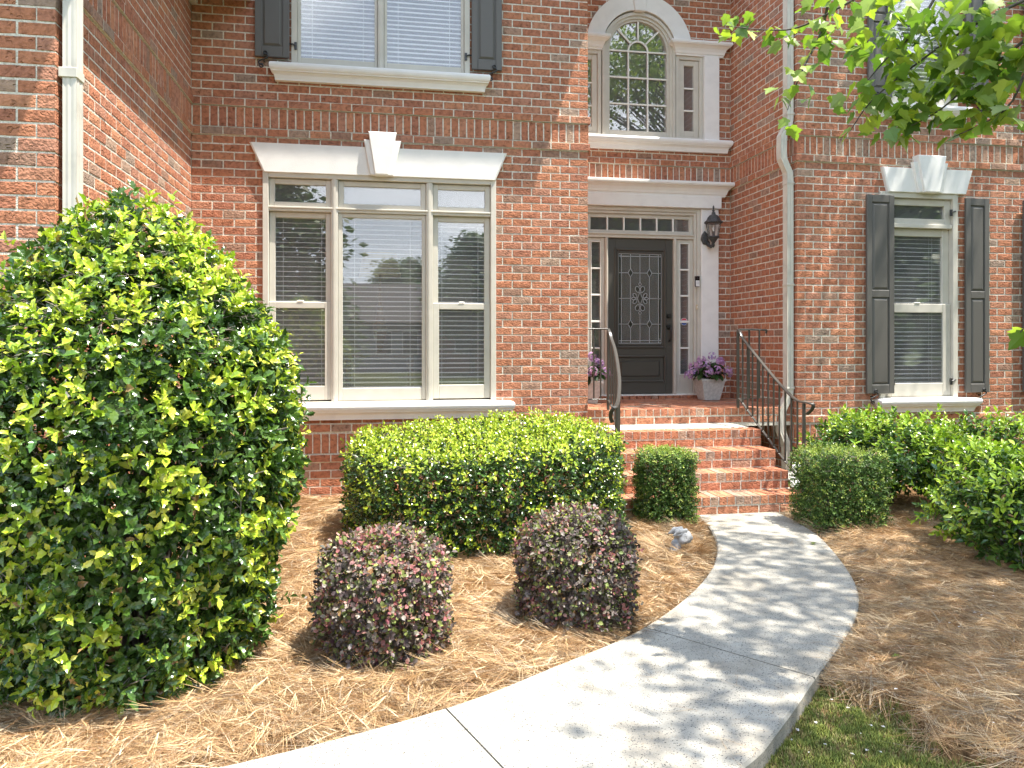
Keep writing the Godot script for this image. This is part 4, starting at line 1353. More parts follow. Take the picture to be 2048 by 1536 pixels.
# ---------------------------------------------------------------- things at the entrance
func entrance_things() -> void:
	# wall lantern on the pilaster
	var lx := 4.255; var ly := 2.80; var ld := 9.22
	var L := thing("wall_lantern", P(lx, ly, ALC_D - 0.05), "weathered dark metal wall lantern with clear glass beside the front door", "lantern")
	var st := newst()
	lathe(st, [Vector2(0.001, 0.525), Vector2(0.010, 0.51), Vector2(0.013, 0.49), Vector2(0.006, 0.47), Vector2(0.018, 0.46), Vector2(0.019, 0.455), Vector2(0.011, 0.445), Vector2(0.022, 0.435), Vector2(0.026, 0.41), Vector2(0.030, 0.405), Vector2(0.052, 0.395),
		Vector2(0.078, 0.365), Vector2(0.092, 0.33), Vector2(0.118, 0.312), Vector2(0.120, 0.30), Vector2(0.108, 0.292), Vector2(0.10, 0.288), Vector2(0.0, 0.30)], P(lx, ly, ld), 12)
	commit(L, "roof", st, M.lantern_metal)
	st = newst()
	lathe(st, [Vector2(0.0, 0.128), Vector2(0.066, 0.128), Vector2(0.078, 0.12), Vector2(0.078, 0.11), Vector2(0.05, 0.09), Vector2(0.03, 0.06), Vector2(0.022, 0.05), Vector2(0.012, 0.03), Vector2(0.016, 0.02), Vector2(0.018, 0.01), Vector2(0.010, -0.01), Vector2(0.001, -0.02)], P(lx, ly, ld), 12)
	commit(L, "base", st, M.lantern_metal)
	for k in 6:
		var a := TAU * k / 6.0 + 0.3
		st = newst()
		tube(st, [P(lx + cos(a) * 0.062, ly + 0.126, ld + sin(a) * 0.062), P(lx + cos(a) * 0.097, ly + 0.292, ld + sin(a) * 0.097)], 0.005, 5)
		commit(L, "frame_bar", st, M.lantern_metal)
		var a2 := a + TAU / 6.0
		st = newst()
		quad(st, P(lx + cos(a) * 0.06, ly + 0.126, ld + sin(a) * 0.06), P(lx + cos(a2) * 0.06, ly + 0.126, ld + sin(a2) * 0.06), P(lx + cos(a2) * 0.094, ly + 0.29, ld + sin(a2) * 0.094), P(lx + cos(a) * 0.094, ly + 0.29, ld + sin(a) * 0.094), Vector3(cos(a), 0, -sin(a)))
		commit(L, "pane", st, M.lantern_glass)
	st = newst()
	tube(st, [P(lx, ly + 0.128, ld), P(lx, ly + 0.19, ld)], 0.014, 8)
	commit(L, "candle_sleeve", st, M.lantern_metal)
	st = newst()
	lathe(st, [Vector2(0.008, 0.19), Vector2(0.014, 0.205), Vector2(0.015, 0.225), Vector2(0.006, 0.25), Vector2(0.001, 0.262)], P(lx, ly, ld), 10)
	commit(L, "bulb", st, M.plastic_white)
	st = newst()
	tube(st, smooth_line([P(lx - 0.02, ly + 0.06, ALC_D - 0.05), P(lx - 0.03, ly + 0.02, ALC_D - 0.10), P(lx - 0.01, ly + 0.0, ALC_D - 0.15), P(lx, ly + 0.05, ld)], 4), [0.03, 0.028, 0.026, 0.024, 0.022, 0.02, 0.02, 0.02, 0.018, 0.018, 0.018, 0.018, 0.016], 7)
	commit(L, "arm", st, M.lantern_metal)
	st = newst()
	plate(st, [Vector2(lx - 0.115, ly + 0.10), Vector2(lx - 0.09, ly + 0.04), Vector2(lx - 0.05, ly + 0.03), Vector2(lx - 0.02, ly + 0.08), Vector2(lx - 0.03, ly + 0.17), Vector2(lx - 0.07, ly + 0.21), Vector2(lx - 0.105, ly + 0.16)], ALC_D - 0.085, ALC_D - 0.045, 0.012)
	commit(L, "back_plate", st, M.lantern_metal)
	# video doorbell and the old bell button
	var B := thing("video_doorbell", P(4.092, 2.285, ALC_D - 0.03), "black and white video doorbell on the beige door casing", "doorbell")
	boxp(B, "body", 4.062, 4.124, 2.285, 2.425, ALC_D - 0.058, ALC_D - 0.032, M.plastic_black, 0.006)
	boxp(B, "face", 4.067, 4.119, 2.29, 2.368, ALC_D - 0.061, ALC_D - 0.057, M.plastic_white, 0.002)
	var ringst := newst()
	ring(ringst, 4.093, 2.335, 0.011, 0.015, 0.0, TAU, ALC_D - 0.0625, ALC_D - 0.0605, 20)
	commit(B, "button_ring", ringst, M.lead)
	var st2 := newst()
	tube(st2, [P(4.093, 2.395, ALC_D - 0.056), P(4.093, 2.395, ALC_D - 0.062)], 0.012, 14)
	commit(B, "camera_lens", st2, M.black_metal)
	var O := thing("bell_button", P(4.093, 1.99, ALC_D - 0.03), "small cream doorbell button below the video doorbell", "doorbell")
	boxp(O, "plate", 4.078, 4.108, 1.99, 2.055, ALC_D - 0.044, ALC_D - 0.031, M.plastic_cream, 0.004)
	boxp(O, "push", 4.087, 4.099, 2.01, 2.035, ALC_D - 0.048, ALC_D - 0.0435, M.trim_white, 0.002)
	# octagonal sticker on the side light
	var S := thing("window_sticker", P(3.944, 1.78, ALC_D + 0.03), "red, white and blue octagonal sticker on the side light glass", "sticker")
	var oct := func(r: float, y0: float, y1: float, d: float, m: Material, called: String) -> void:
		var pts := []
		for k in 8:
			var a := TAU * (k + 0.5) / 8.0
			var q := Vector2(cos(a), sin(a)) * r
			pts.append(q)
		var clip: Array = [PackedVector2Array(pts)]
		if y1 > y0: clip = Geometry2D.intersect_polygons(PackedVector2Array(pts), PackedVector2Array([Vector2(-1, y0), Vector2(1, y0), Vector2(1, y1), Vector2(-1, y1)]))
		for c in clip:
			var arr := []
			for q in c: arr.append(q + Vector2(3.944, 1.835))
			var s3 := newst()
			plate(s3, arr, d, d + 0.0008, 0.0)
			commit(S, called, s3, m)
	oct.call(0.050, 0.0, 0.0, ALC_D + 0.0335, M.plastic_white, "disc")
	oct.call(0.045, 0.016, 0.045, ALC_D + 0.0325, M.print_red, "red_field")
	oct.call(0.045, -0.045, -0.018, ALC_D + 0.0325, M.print_blue, "blue_field")
	for k in 6: boxp(S, "letter_mark", 3.944 - 0.036 + 0.0125 * k, 3.944 - 0.036 + 0.0125 * k + 0.009, 1.828, 1.844, ALC_D + 0.0322, ALC_D + 0.0330, M.print_blue, 0.0)
	hydrangea(P(4.10, 0.845, 9.02), 41, "potted lilac hydrangea in a white planter in the brick corner beside the door", 0.0)
	hydrangea(P(2.45, 0.845, 8.78), 42, "potted lilac hydrangea in a white planter half hidden behind the wall corner and handrail", 0.0)
	# lamp on a table behind the large window
	var T := thing("side_table", P(0.02, 0.72, 8.75), "dark wooden side table inside the room behind the large window", "table")
	boxp(T, "table_top", -0.35, 0.40, 1.38, 1.42, 8.5, 9.0, M.table_wood)
	for q in [[-0.32, 8.53], [0.37, 8.53], [-0.32, 8.97], [0.37, 8.97]]:
		boxp(T, "leg", q[0] - 0.025, q[0] + 0.025, 0.72, 1.38, q[1] - 0.025, q[1] + 0.025, M.table_wood)
	var K := thing("table_lamp", P(0.03, 1.42, 8.75), "table lamp with a yellowish drum shade behind the blinds of the large window", "lamp")
	st = newst()
	lathe(st, [Vector2(0.09, 0.0), Vector2(0.09, 0.02), Vector2(0.03, 0.04), Vector2(0.05, 0.16), Vector2(0.085, 0.28), Vector2(0.05, 0.42), Vector2(0.02, 0.60), Vector2(0.012, 0.95)], P(0.03, 1.42, 8.75), 16)
	commit(K, "base", st, M.lamp_base)
	st = newst()
	lathe(st, [Vector2(0.235, 0.88), Vector2(0.19, 1.14)], P(0.03, 1.42, 8.75), 28)
	commit(K, "lamp_shade", st, M.lamp_shade)

func hydrangea(at: Vector3, sd: int, label: String, turn: float) -> void:
	var r := RandomNumberGenerator.new()
	r.seed = sd
	var H := thing("potted_hydrangea", at, label, "potted plant", "hydrangeas at the door")
	var st := newst()
	var bw := 0.10; var tw := 0.158; var h := 0.265
	var lo := [Vector3(-bw, 0, -bw), Vector3(bw, 0, -bw), Vector3(bw, 0, bw), Vector3(-bw, 0, bw)]
	var hi := []
	var lip := []
	var lip2 := []
	for q in lo:
		var dir := Vector3(signf(q.x), 0, signf(q.z))
		hi.append(dir * (tw - 0.008) + Vector3.UP * (h - 0.03))
		lip.append(dir * tw + Vector3.UP * (h - 0.03))
		lip2.append(dir * (tw + 0.002) + Vector3.UP * h)
	for i in 4:
		var j := (i + 1) % 4
		var out: Vector3 = (lo[i] + lo[j])
		quad(st, at + lo[i], at + lo[j], at + hi[j], at + hi[i], out)
		quad(st, at + hi[i], at + hi[j], at + lip[j], at + lip[i], Vector3.DOWN)
		quad(st, at + lip[i], at + lip[j], at + lip2[j], at + lip2[i], out)
		quad(st, at + lip2[i], at + lip2[j], at + lip2[j] * Vector3(0.88, 1, 0.88), at + lip2[i] * Vector3(0.88, 1, 0.88), Vector3.UP)
		quad(st, at + lip2[j] * Vector3(0.88, 1, 0.88), at + lip2[i] * Vector3(0.88, 1, 0.88), at + lip2[i] * Vector3(0.85, 0.85, 0.85), at + lip2[j] * Vector3(0.85, 0.85, 0.85), -out)
	commit(H, "planter", st, M.planter)
	boxp(H, "soil", at.x - 0.135, at.x + 0.135, at.y + h - 0.06, at.y + h - 0.03, -at.z - 0.135, -at.z + 0.135, M.soil, 0.0)
	# leaves
	var greens := [Color(0.035, 0.075, 0.02), Color(0.05, 0.10, 0.025), Color(0.025, 0.055, 0.018)]
	var lm := []
	for g in greens: lm.append(leaf_mesh(0.34, g, 0.12, false))
	for k in 90:
		var a := r.randf() * TAU
		var e := r.randf_range(-0.35, 1.3)
		var dir := Vector3(cos(a) * cos(e), sin(e) * 0.9, sin(a) * cos(e))
		var p := at + Vector3(0, h + 0.07, 0) + Vector3(dir.x * 0.17, dir.y * 0.16, dir.z * 0.17) * r.randf_range(0.5, 1.0)
		var n := (Vector3.UP * 0.9 + dir * 0.5 + Vector3(r.randf_range(-0.4, 0.4), 0, r.randf_range(-0.4, 0.4))).normalized()
		var y := (dir + Vector3.DOWN * 0.25)
		y = (y - n * y.dot(n)).normalized()
		put(H, "leaf", lm[r.randi_range(0, 2)], M.leaf_soft, p, Basis(y.cross(n), y, n) * Basis.from_scale(Vector3.ONE * r.randf_range(0.09, 0.13)))
	# flower heads
	var heads := []
	var spots := [Vector3(-0.17, 0.16, 0.07), Vector3(-0.10, 0.17, 0.13), Vector3(-0.22, 0.08, 0.05), Vector3(-0.09, 0.08, 0.19), Vector3(0.015, 0.10, 0.20), Vector3(-0.10, 0.22, 0.0), Vector3(0.12, 0.20, 0.07), Vector3(0.16, 0.19, 0.0), Vector3(0.22, 0.09, 0.07), Vector3(0.08, 0.27, -0.08), Vector3(0.25, 0.05, 0.02), Vector3(-0.27, 0.03, 0.0), Vector3(0.0, 0.18, -0.18), Vector3(-0.15, 0.14, -0.14), Vector3(0.17, 0.12, -0.13)]
	for sp in spots:
		var c: Vector3 = at + Vector3(0, h + 0.01, 0) + sp
		var rad := r.randf_range(0.048, 0.06)
		var hue := r.randf()
		var s2 := newst()
		for k in 60:
			var v := Vector3(r.randf_range(-1, 1), r.randf_range(-0.6, 1), r.randf_range(-1, 1))
			if v.length() < 0.2 or v.length() > 1.0: continue
			v = v.normalized()
			var col := Color(0.50, 0.22, 0.47).lerp(Color(0.34, 0.23, 0.55), hue).lerp(Color(0.74, 0.50, 0.64), r.randf() * 0.8)
			s2.set_color(col)
			var u := v.cross(Vector3(0.3, 1, 0.2)).normalized()
			var w := v.cross(u)
			var rot := r.randf() * TAU
			var c2 := c + v * rad
			for q in 4:
				var t := rot + TAU * q / 4.0
				var d1 := u * cos(t) + w * sin(t)
				var d2 := u * cos(t + 0.62) + w * sin(t + 0.62)
				var d0 := u * cos(t - 0.62) + w * sin(t - 0.62)
				quad(s2, c2, c2 + d0 * 0.012 + v * 0.003, c2 + d1 * 0.019 + v * r.randf_range(-0.004, 0.006), c2 + d2 * 0.012 + v * 0.003, v)
		commit(H, "flower_head", s2, M.petal)
	st = newst()
	for k in 5:
		tube(st, [at + Vector3(r.randf_range(-0.05, 0.05), h - 0.04, r.randf_range(-0.05, 0.05)), at + Vector3(r.randf_range(-0.1, 0.1), h + 0.15, r.randf_range(-0.1, 0.1))], 0.005, 5)
	commit(H, "stem", st, M.twig)

# ---------------------------------------------------------------- blinds
func blind(x0: float, x1: float, y0: float, y1: float, d: float, pitch: float, width: float, tilt: float, label: String, group: String) -> void:
	var B := thing("window_blind", P((x0 + x1) * 0.5, y0, d), label, "blind", group)
	var n := int((y1 - y0) / pitch)
	var st := newst()
	# slightly crowned slat
	var hw := width * 0.5
	var L := (x1 - x0) * 0.5
	var sec := [Vector2(-hw, 0.0), Vector2(-hw * 0.5, 0.0016), Vector2(0, 0.0022), Vector2(hw * 0.5, 0.0016), Vector2(hw, 0.0)]
	for i in 4:
		var a: Vector2 = sec[i]; var b: Vector2 = sec[i + 1]
		quad(st, Vector3(-L, a.y, a.x), Vector3(L, a.y, a.x), Vector3(L, b.y, b.x), Vector3(-L, b.y, b.x), Vector3.UP)
		quad(st, Vector3(-L, a.y - 0.0034, a.x), Vector3(L, a.y - 0.0034, a.x), Vector3(L, b.y - 0.0034, b.x), Vector3(-L, b.y - 0.0034, b.x), Vector3.DOWN)
	for s in [-1.0, 1.0]: quad(st, Vector3(-L, 0, hw * s), Vector3(L, 0, hw * s), Vector3(L, -0.0034, hw * s), Vector3(-L, -0.0034, hw * s), Vector3(0, 0, s))
	var slat := st.commit()
	var r := RandomNumberGenerator.new()
	r.seed = n * 7 + int(x0 * 100)
	for i in n:
		put(B, "slat", slat, M.slat, P((x0 + x1) * 0.5, y1 - 0.05 - pitch * i + r.randf_range(-0.0012, 0.0012), d), Basis(Vector3.RIGHT, tilt + r.randf_range(-0.03, 0.03)) * Basis(Vector3.BACK, r.randf_range(-0.0025, 0.0025)))
	boxp(B, "head_rail", x0, x1, y1 - 0.045, y1, d - 0.025, d + 0.025, M.slat)
	boxp(B, "bottom_rail", x0, x1, y0 - 0.005, y0 + 0.015, d - 0.022, d + 0.022, M.slat)
	for t in [0.17, 0.83]:
		for dd in [-hw - 0.001, hw + 0.001]:
			st = newst()
			var x := lerpf(x0, x1, t)
			tube(st, [P(x, y0, d + dd), P(x, y1 - 0.03, d + dd)], 0.0016, 4)
			commit(B, "ladder_cord", st, M.slat)

func blinds() -> void:
	var g := "white blinds with open slats in the large window"
	blind(-1.02, -0.455, 1.10, 2.85, WALL_D + 0.135, 0.0485, 0.048, 0.2, "open white blind in the shrub-side column of the large window", g)
	blind(-0.37, 0.476, 1.08, 2.85, WALL_D + 0.135, 0.0485, 0.048, 0.2, "wide open white blind in the middle column of the large window", g)
	blind(0.56, 1.13, 1.10, 2.85, WALL_D + 0.135, 0.0485, 0.048, 0.2, "open white blind in the column of the large window nearest the entrance", g)
	g = "closed white blinds in the upper window above the large window"
	blind(-0.77, -0.01, 4.30, 5.72, WALL_D + 0.11, 0.046, 0.050, 0.62, "closed white blind in the upper window, in the half nearest the projecting wing", g)
	blind(0.075, 0.87, 4.30, 5.72, WALL_D + 0.11, 0.046, 0.050, 0.62, "closed white blind in the upper window, in the half nearest the entrance", g)
	blind(5.66, 6.47, 1.07, 2.85, WALL_D + 0.135, 0.0485, 0.048, 0.2, "open white blind in the tall shuttered window beside the entrance", "")
	blind(5.66, 6.47, 4.32, 5.70, WALL_D + 0.11, 0.046, 0.050, 0.62, "closed white blind in the upper window behind the maple leaves", "")

# ---------------------------------------------------------------- leaves
# unit leaf along +y with its upper face towards +z, folded along the midrib and bent down at the tip
func leaf_mesh(w: float, tint: Color, curl: float, spiny: bool) -> ArrayMesh:
	var st := newst()
	st.set_color(tint)
	var prof := [[0.0, 0.03], [0.12, 0.45], [0.3, 0.88], [0.5, 1.0], [0.7, 0.82], [0.87, 0.45], [1.0, 0.0]]
	if spiny: prof = [[0.0, 0.04], [0.16, 0.62], [0.26, 0.70], [0.42, 1.05], [0.52, 0.86], [0.70, 1.0], [0.78, 0.55], [1.0, 0.0]]
	var z := func(t: float, s: float) -> float: return -curl * t * t + (0.10 if not spiny else 0.13) * s * s
	for i in prof.size() - 1:
		var a = prof[i]; var b = prof[i + 1]
		for s in [-1.0, 1.0]:
			var m0 := Vector3(0, a[0], z.call(a[0], 0.0)); var m1 := Vector3(0, b[0], z.call(b[0], 0.0))
			var e0 := Vector3(w * a[1] * s, a[0], z.call(a[0], a[1])); var e1 := Vector3(w * b[1] * s, b[0], z.call(b[0], b[1]))
			quad(st, m0, e0, e1, m1, Vector3.BACK)
	return st.commit()

func small_leaf_mesh(w: float, tint: Color) -> ArrayMesh:
	var st := newst()
	st.set_color(tint)
	var m := [Vector3(0, 0, 0), Vector3(0, 0.55, 0.0), Vector3(0, 1.0, -0.10)]
	for s in [-1.0, 1.0]:
		tri(st, m[0], m[1], Vector3(w * 0.85 * s, 0.32, 0.06), Vector3.BACK)
		tri(st, m[1], Vector3(w * 0.85 * s, 0.32, 0.06), Vector3(w * 0.9 * s, 0.68, 0.03), Vector3.BACK)
		tri(st, m[1], Vector3(w * 0.9 * s, 0.68, 0.03), m[2], Vector3.BACK)
	return st.commit()

# five-lobed maple leaf
func maple_mesh(tint: Color) -> ArrayMesh:
	var st := newst()
	st.set_color(tint)
	var half := [Vector2(0, 0.0), Vector2(0.17, -0.03), Vector2(0.36, 0.10), Vector2(0.31, 0.22), Vector2(0.37, 0.30), Vector2(0.50, 0.50), Vector2(0.38, 0.50), Vector2(0.31, 0.58), Vector2(0.23, 0.56), Vector2(0.20, 0.74), Vector2(0.13, 0.80), Vector2(0, 1.0)]
	var c := Vector2(0, 0.33)
	for s in [-1.0, 1.0]:
		for i in half.size() - 1:
			var a: Vector2 = half[i]; var b: Vector2 = half[i + 1]
			var f := func(q: Vector2) -> Vector3: return Vector3(q.x * s, q.y, 0.16 * absf(q.x) - 0.16 * q.y * q.y)
			tri(st, Vector3(0, c.y, -0.02), f.call(a), f.call(b), Vector3.BACK)
	return st.commit()

# Shoots of leaves in the skin of a clipped shape. sdf is negative inside.
func foliage(T: Node3D, o: Dictionary) -> void:
	var r := RandomNumberGenerator.new()
	r.seed = o.seed
	var sdf: Callable = o.sdf
	var lo: Vector3 = o.lo
	var hi: Vector3 = o.hi
	var xf := []
	var cols := []
	var rank := []
	var tries := 0
	var made := 0
	var gap: FastNoiseLite = FastNoiseLite.new()
	gap.seed = o.seed
	gap.frequency = o.get("gap_freq", 4.0)
	while made < o.shoots and tries < o.shoots * 60:
		tries += 1
		var p := Vector3(r.randf_range(lo.x, hi.x), r.randf_range(lo.y, hi.y), r.randf_range(lo.z, hi.z))
		var v: float = sdf.call(p) + gap.get_noise_3dv(p) * o.get("lumps", 0.03)
		if v > 0.0 or v < -o.thick: continue
		if o.has("keep") and gap.get_noise_3dv(p * 0.8 + Vector3(7, 3, 1)) < o.keep: continue
		var e := 0.02
		var n := Vector3(sdf.call(p + Vector3(e, 0, 0)) - sdf.call(p - Vector3(e, 0, 0)), sdf.call(p + Vector3(0, e, 0)) - sdf.call(p - Vector3(0, e, 0)), sdf.call(p + Vector3(0, 0, e)) - sdf.call(p - Vector3(0, 0, e)))
		n = n.normalized()
		made += 1
		var axis: Vector3 = (n * o.get("out", 1.0) + Vector3.UP * o.get("up", 0.3) + Vector3(r.randf_range(-1, 1), r.randf_range(-1, 1), r.randf_range(-1, 1)) * o.get("wild", 0.6)).normalized()
		var u: Vector3 = axis.cross(Vector3(0.31, 0.2, 0.9)).normalized()
		var w: Vector3 = axis.cross(u)
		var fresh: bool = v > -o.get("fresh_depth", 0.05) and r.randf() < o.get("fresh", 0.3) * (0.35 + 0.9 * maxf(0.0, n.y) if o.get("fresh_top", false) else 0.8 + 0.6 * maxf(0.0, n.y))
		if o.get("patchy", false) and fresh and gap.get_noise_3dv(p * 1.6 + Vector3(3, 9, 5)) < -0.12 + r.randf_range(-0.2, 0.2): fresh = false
		var pal: Array = o.fresh_colors if fresh else o.colors
		if r.randf() < o.get("stray", 0.02) and v > -0.05: p += axis * o.leaf * r.randf_range(0.6, 1.6)
		var a0 := r.randf() * TAU
		var per: int = o.per
		for k in per:
			var f := k / float(maxi(per - 1, 1))
			var a := a0 + k * 2.4
			var spread := lerpf(1.25, 0.55, f) + r.randf_range(-0.25, 0.25)
			var dir: Vector3 = (axis * cos(spread) + (u * cos(a) + w * sin(a)) * sin(spread)).normalized()
			var nn: Vector3 = axis + Vector3.UP * 0.25 + Vector3(r.randf_range(-1, 1), r.randf_range(-1, 1), r.randf_range(-1, 1)) * o.get("flutter", 0.35)
			nn = (nn - dir * nn.dot(dir)).normalized()
			var ln: float = o.leaf * r.randf_range(0.55, 1.22) * (0.85 if fresh and f > 0.6 else 1.0)
			var at: Vector3 = p + axis * (f * o.leaf * o.get("stem", 0.7))
			var t := Transform3D(Basis(dir.cross(nn), dir, nn) * Basis.from_scale(Vector3.ONE * ln), at)
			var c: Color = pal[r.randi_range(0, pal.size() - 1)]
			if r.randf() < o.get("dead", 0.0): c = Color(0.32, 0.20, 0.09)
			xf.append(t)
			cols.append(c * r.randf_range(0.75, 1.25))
			if o.get("parts", 0) > 0:
				var s := seen(at)
				var to: Vector3 = (EYE - at).normalized()
				var facing := absf(nn.dot(to))
				var sc := -1.0
				if s.x > -20 and s.x < 2068 and s.y > -20 and s.y < 1556 and v > -0.035 and n.dot(to) > -0.1: sc = ln * ln * (0.25 + facing) / (s.z * s.z) * r.randf_range(0.6, 1.0)
				rank.append([sc, xf.size() - 1])
	var picked := {}
	if o.get("parts", 0) > 0:
		rank.sort_custom(func(p, q): return p[0] > q[0])
		for i in mini(o.parts, rank.size()):
			if rank[i][0] > 0: picked[rank[i][1]] = true
	var tinted := {}
	var base := wpos(T)
	var rest := []
	for i in xf.size():
		if picked.has(i):
			var q: Color = cols[i]
			var key := Vector3i(roundi(q.r * 30), roundi(q.g * 30), roundi(q.b * 40))
			if not tinted.has(key): tinted[key] = o.make.call(Color(maxf(key.x, 0.4) / 30.0, key.y / 30.0, maxf(key.z, 0.4) / 40.0))
			put(T, "leaf", tinted[key], o.material, xf[i].origin, xf[i].basis)
		else:
			rest.append(i)
	var mm := MultiMesh.new()
	mm.transform_format = MultiMesh.TRANSFORM_3D
	mm.use_colors = true
	mm.mesh = o.make.call(Color.WHITE)
	mm.instance_count = rest.size()
	for i in rest.size():
		var t: Transform3D = xf[rest[i]]
		t.origin -= base
		mm.set_instance_transform(i, t)
		mm.set_instance_color(i, cols[rest[i]])
	var mi := MultiMeshInstance3D.new()
	mi.name = "foliage"
	mi.multimesh = mm
	mi.material_override = o.material
	T.add_child(mi, true)
	mi.set_meta("kind", "stuff")

# bare twigs in the skin of a shape
func twigs(T: Node3D, o: Dictionary) -> void:
	var r := RandomNumberGenerator.new()
	r.seed = o.seed
	var st := newst()
	tube(st, [Vector3(0, 0, 0), Vector3(0.05, 0.5, 0.02), Vector3(0.0, 1.0, -0.04)], [0.02, 0.016, 0.009], 4)
	tube(st, [Vector3(0.05, 0.5, 0.02), Vector3(0.22, 0.82, 0.12)], [0.014, 0.008], 4)
	tube(st, [Vector3(0.03, 0.3, 0.01), Vector3(-0.2, 0.6, 0.08)], [0.014, 0.008], 4)
	var mm := MultiMesh.new()
	mm.transform_format = MultiMesh.TRANSFORM_3D
	mm.mesh = st.commit()
	var xf := []
	var tries := 0
	while xf.size() < o.count and tries < o.count * 80:
		tries += 1
		var p := Vector3(r.randf_range(o.lo.x, o.hi.x), r.randf_range(o.lo.y, o.hi.y), r.randf_range(o.lo.z, o.hi.z))
		var v: float = o.sdf.call(p)
		if v > o.get("rise", 0.0) or v < -o.thick: continue
		var c := (o.lo + o.hi) * 0.5 as Vector3
		var axis := ((p - c) * Vector3(1, 0.4, 1)).normalized() * 0.7 + Vector3(r.randf_range(-1, 1), r.randf_range(-0.3, 1.0), r.randf_range(-1, 1)) * 0.8
		axis = axis.normalized()
		var u := axis.cross(Vector3(0.3, 0.5, 0.8)).normalized()
		xf.append(Transform3D(Basis(u, axis, u.cross(axis)).rotated(axis, r.randf() * TAU) * Basis.from_scale(Vector3.ONE * o.length * r.randf_range(0.5, 1.2)), p - axis * o.length * 0.6))
	mm.instance_count = xf.size()
	var base := wpos(T)
	for i in xf.size():
		var t: Transform3D = xf[i]
		t.origin -= base
		mm.set_instance_transform(i, t)
	var mi := MultiMeshInstance3D.new()
	mi.name = "twigs"
	mi.multimesh = mm
	mi.material_override = o.get("material", M.twig)
	T.add_child(mi, true)
	mi.set_meta("kind", "stuff")

func stems(T: Node3D, n: int, at: Vector3, spread: float, top: Vector3, top_spread: float, rad: float, sd: int) -> void:
	var r := RandomNumberGenerator.new()
	r.seed = sd
	for k in n:
		var st := newst()
		var a := at + Vector3(r.randf_range(-1, 1) * spread, -0.05, r.randf_range(-1, 1) * spread)
		var b := top + Vector3(r.randf_range(-1, 1), r.randf_range(-0.15, 0.1), r.randf_range(-1, 1)) * top_spread
		var m := a.lerp(b, 0.5) + Vector3(r.randf_range(-1, 1), 0, r.randf_range(-1, 1)) * spread * 0.3
		tube(st, smooth_line([a, m, b], 3), [rad, rad * 0.9, rad * 0.8, rad * 0.7, rad * 0.6, rad * 0.45, rad * 0.3], 6)
		commit(T, "stem", st, M.bark)

# shape with flat sides and rounded edges
func rounded_box(p: Vector3, c: Vector3, h: Vector3, rad: float) -> float:
	var q := (p - c).abs() - h + Vector3.ONE * rad
	return Vector3(maxf(q.x, 0), maxf(q.y, 0), maxf(q.z, 0)).length() + minf(maxf(q.x, maxf(q.y, q.z)), 0.0) - rad

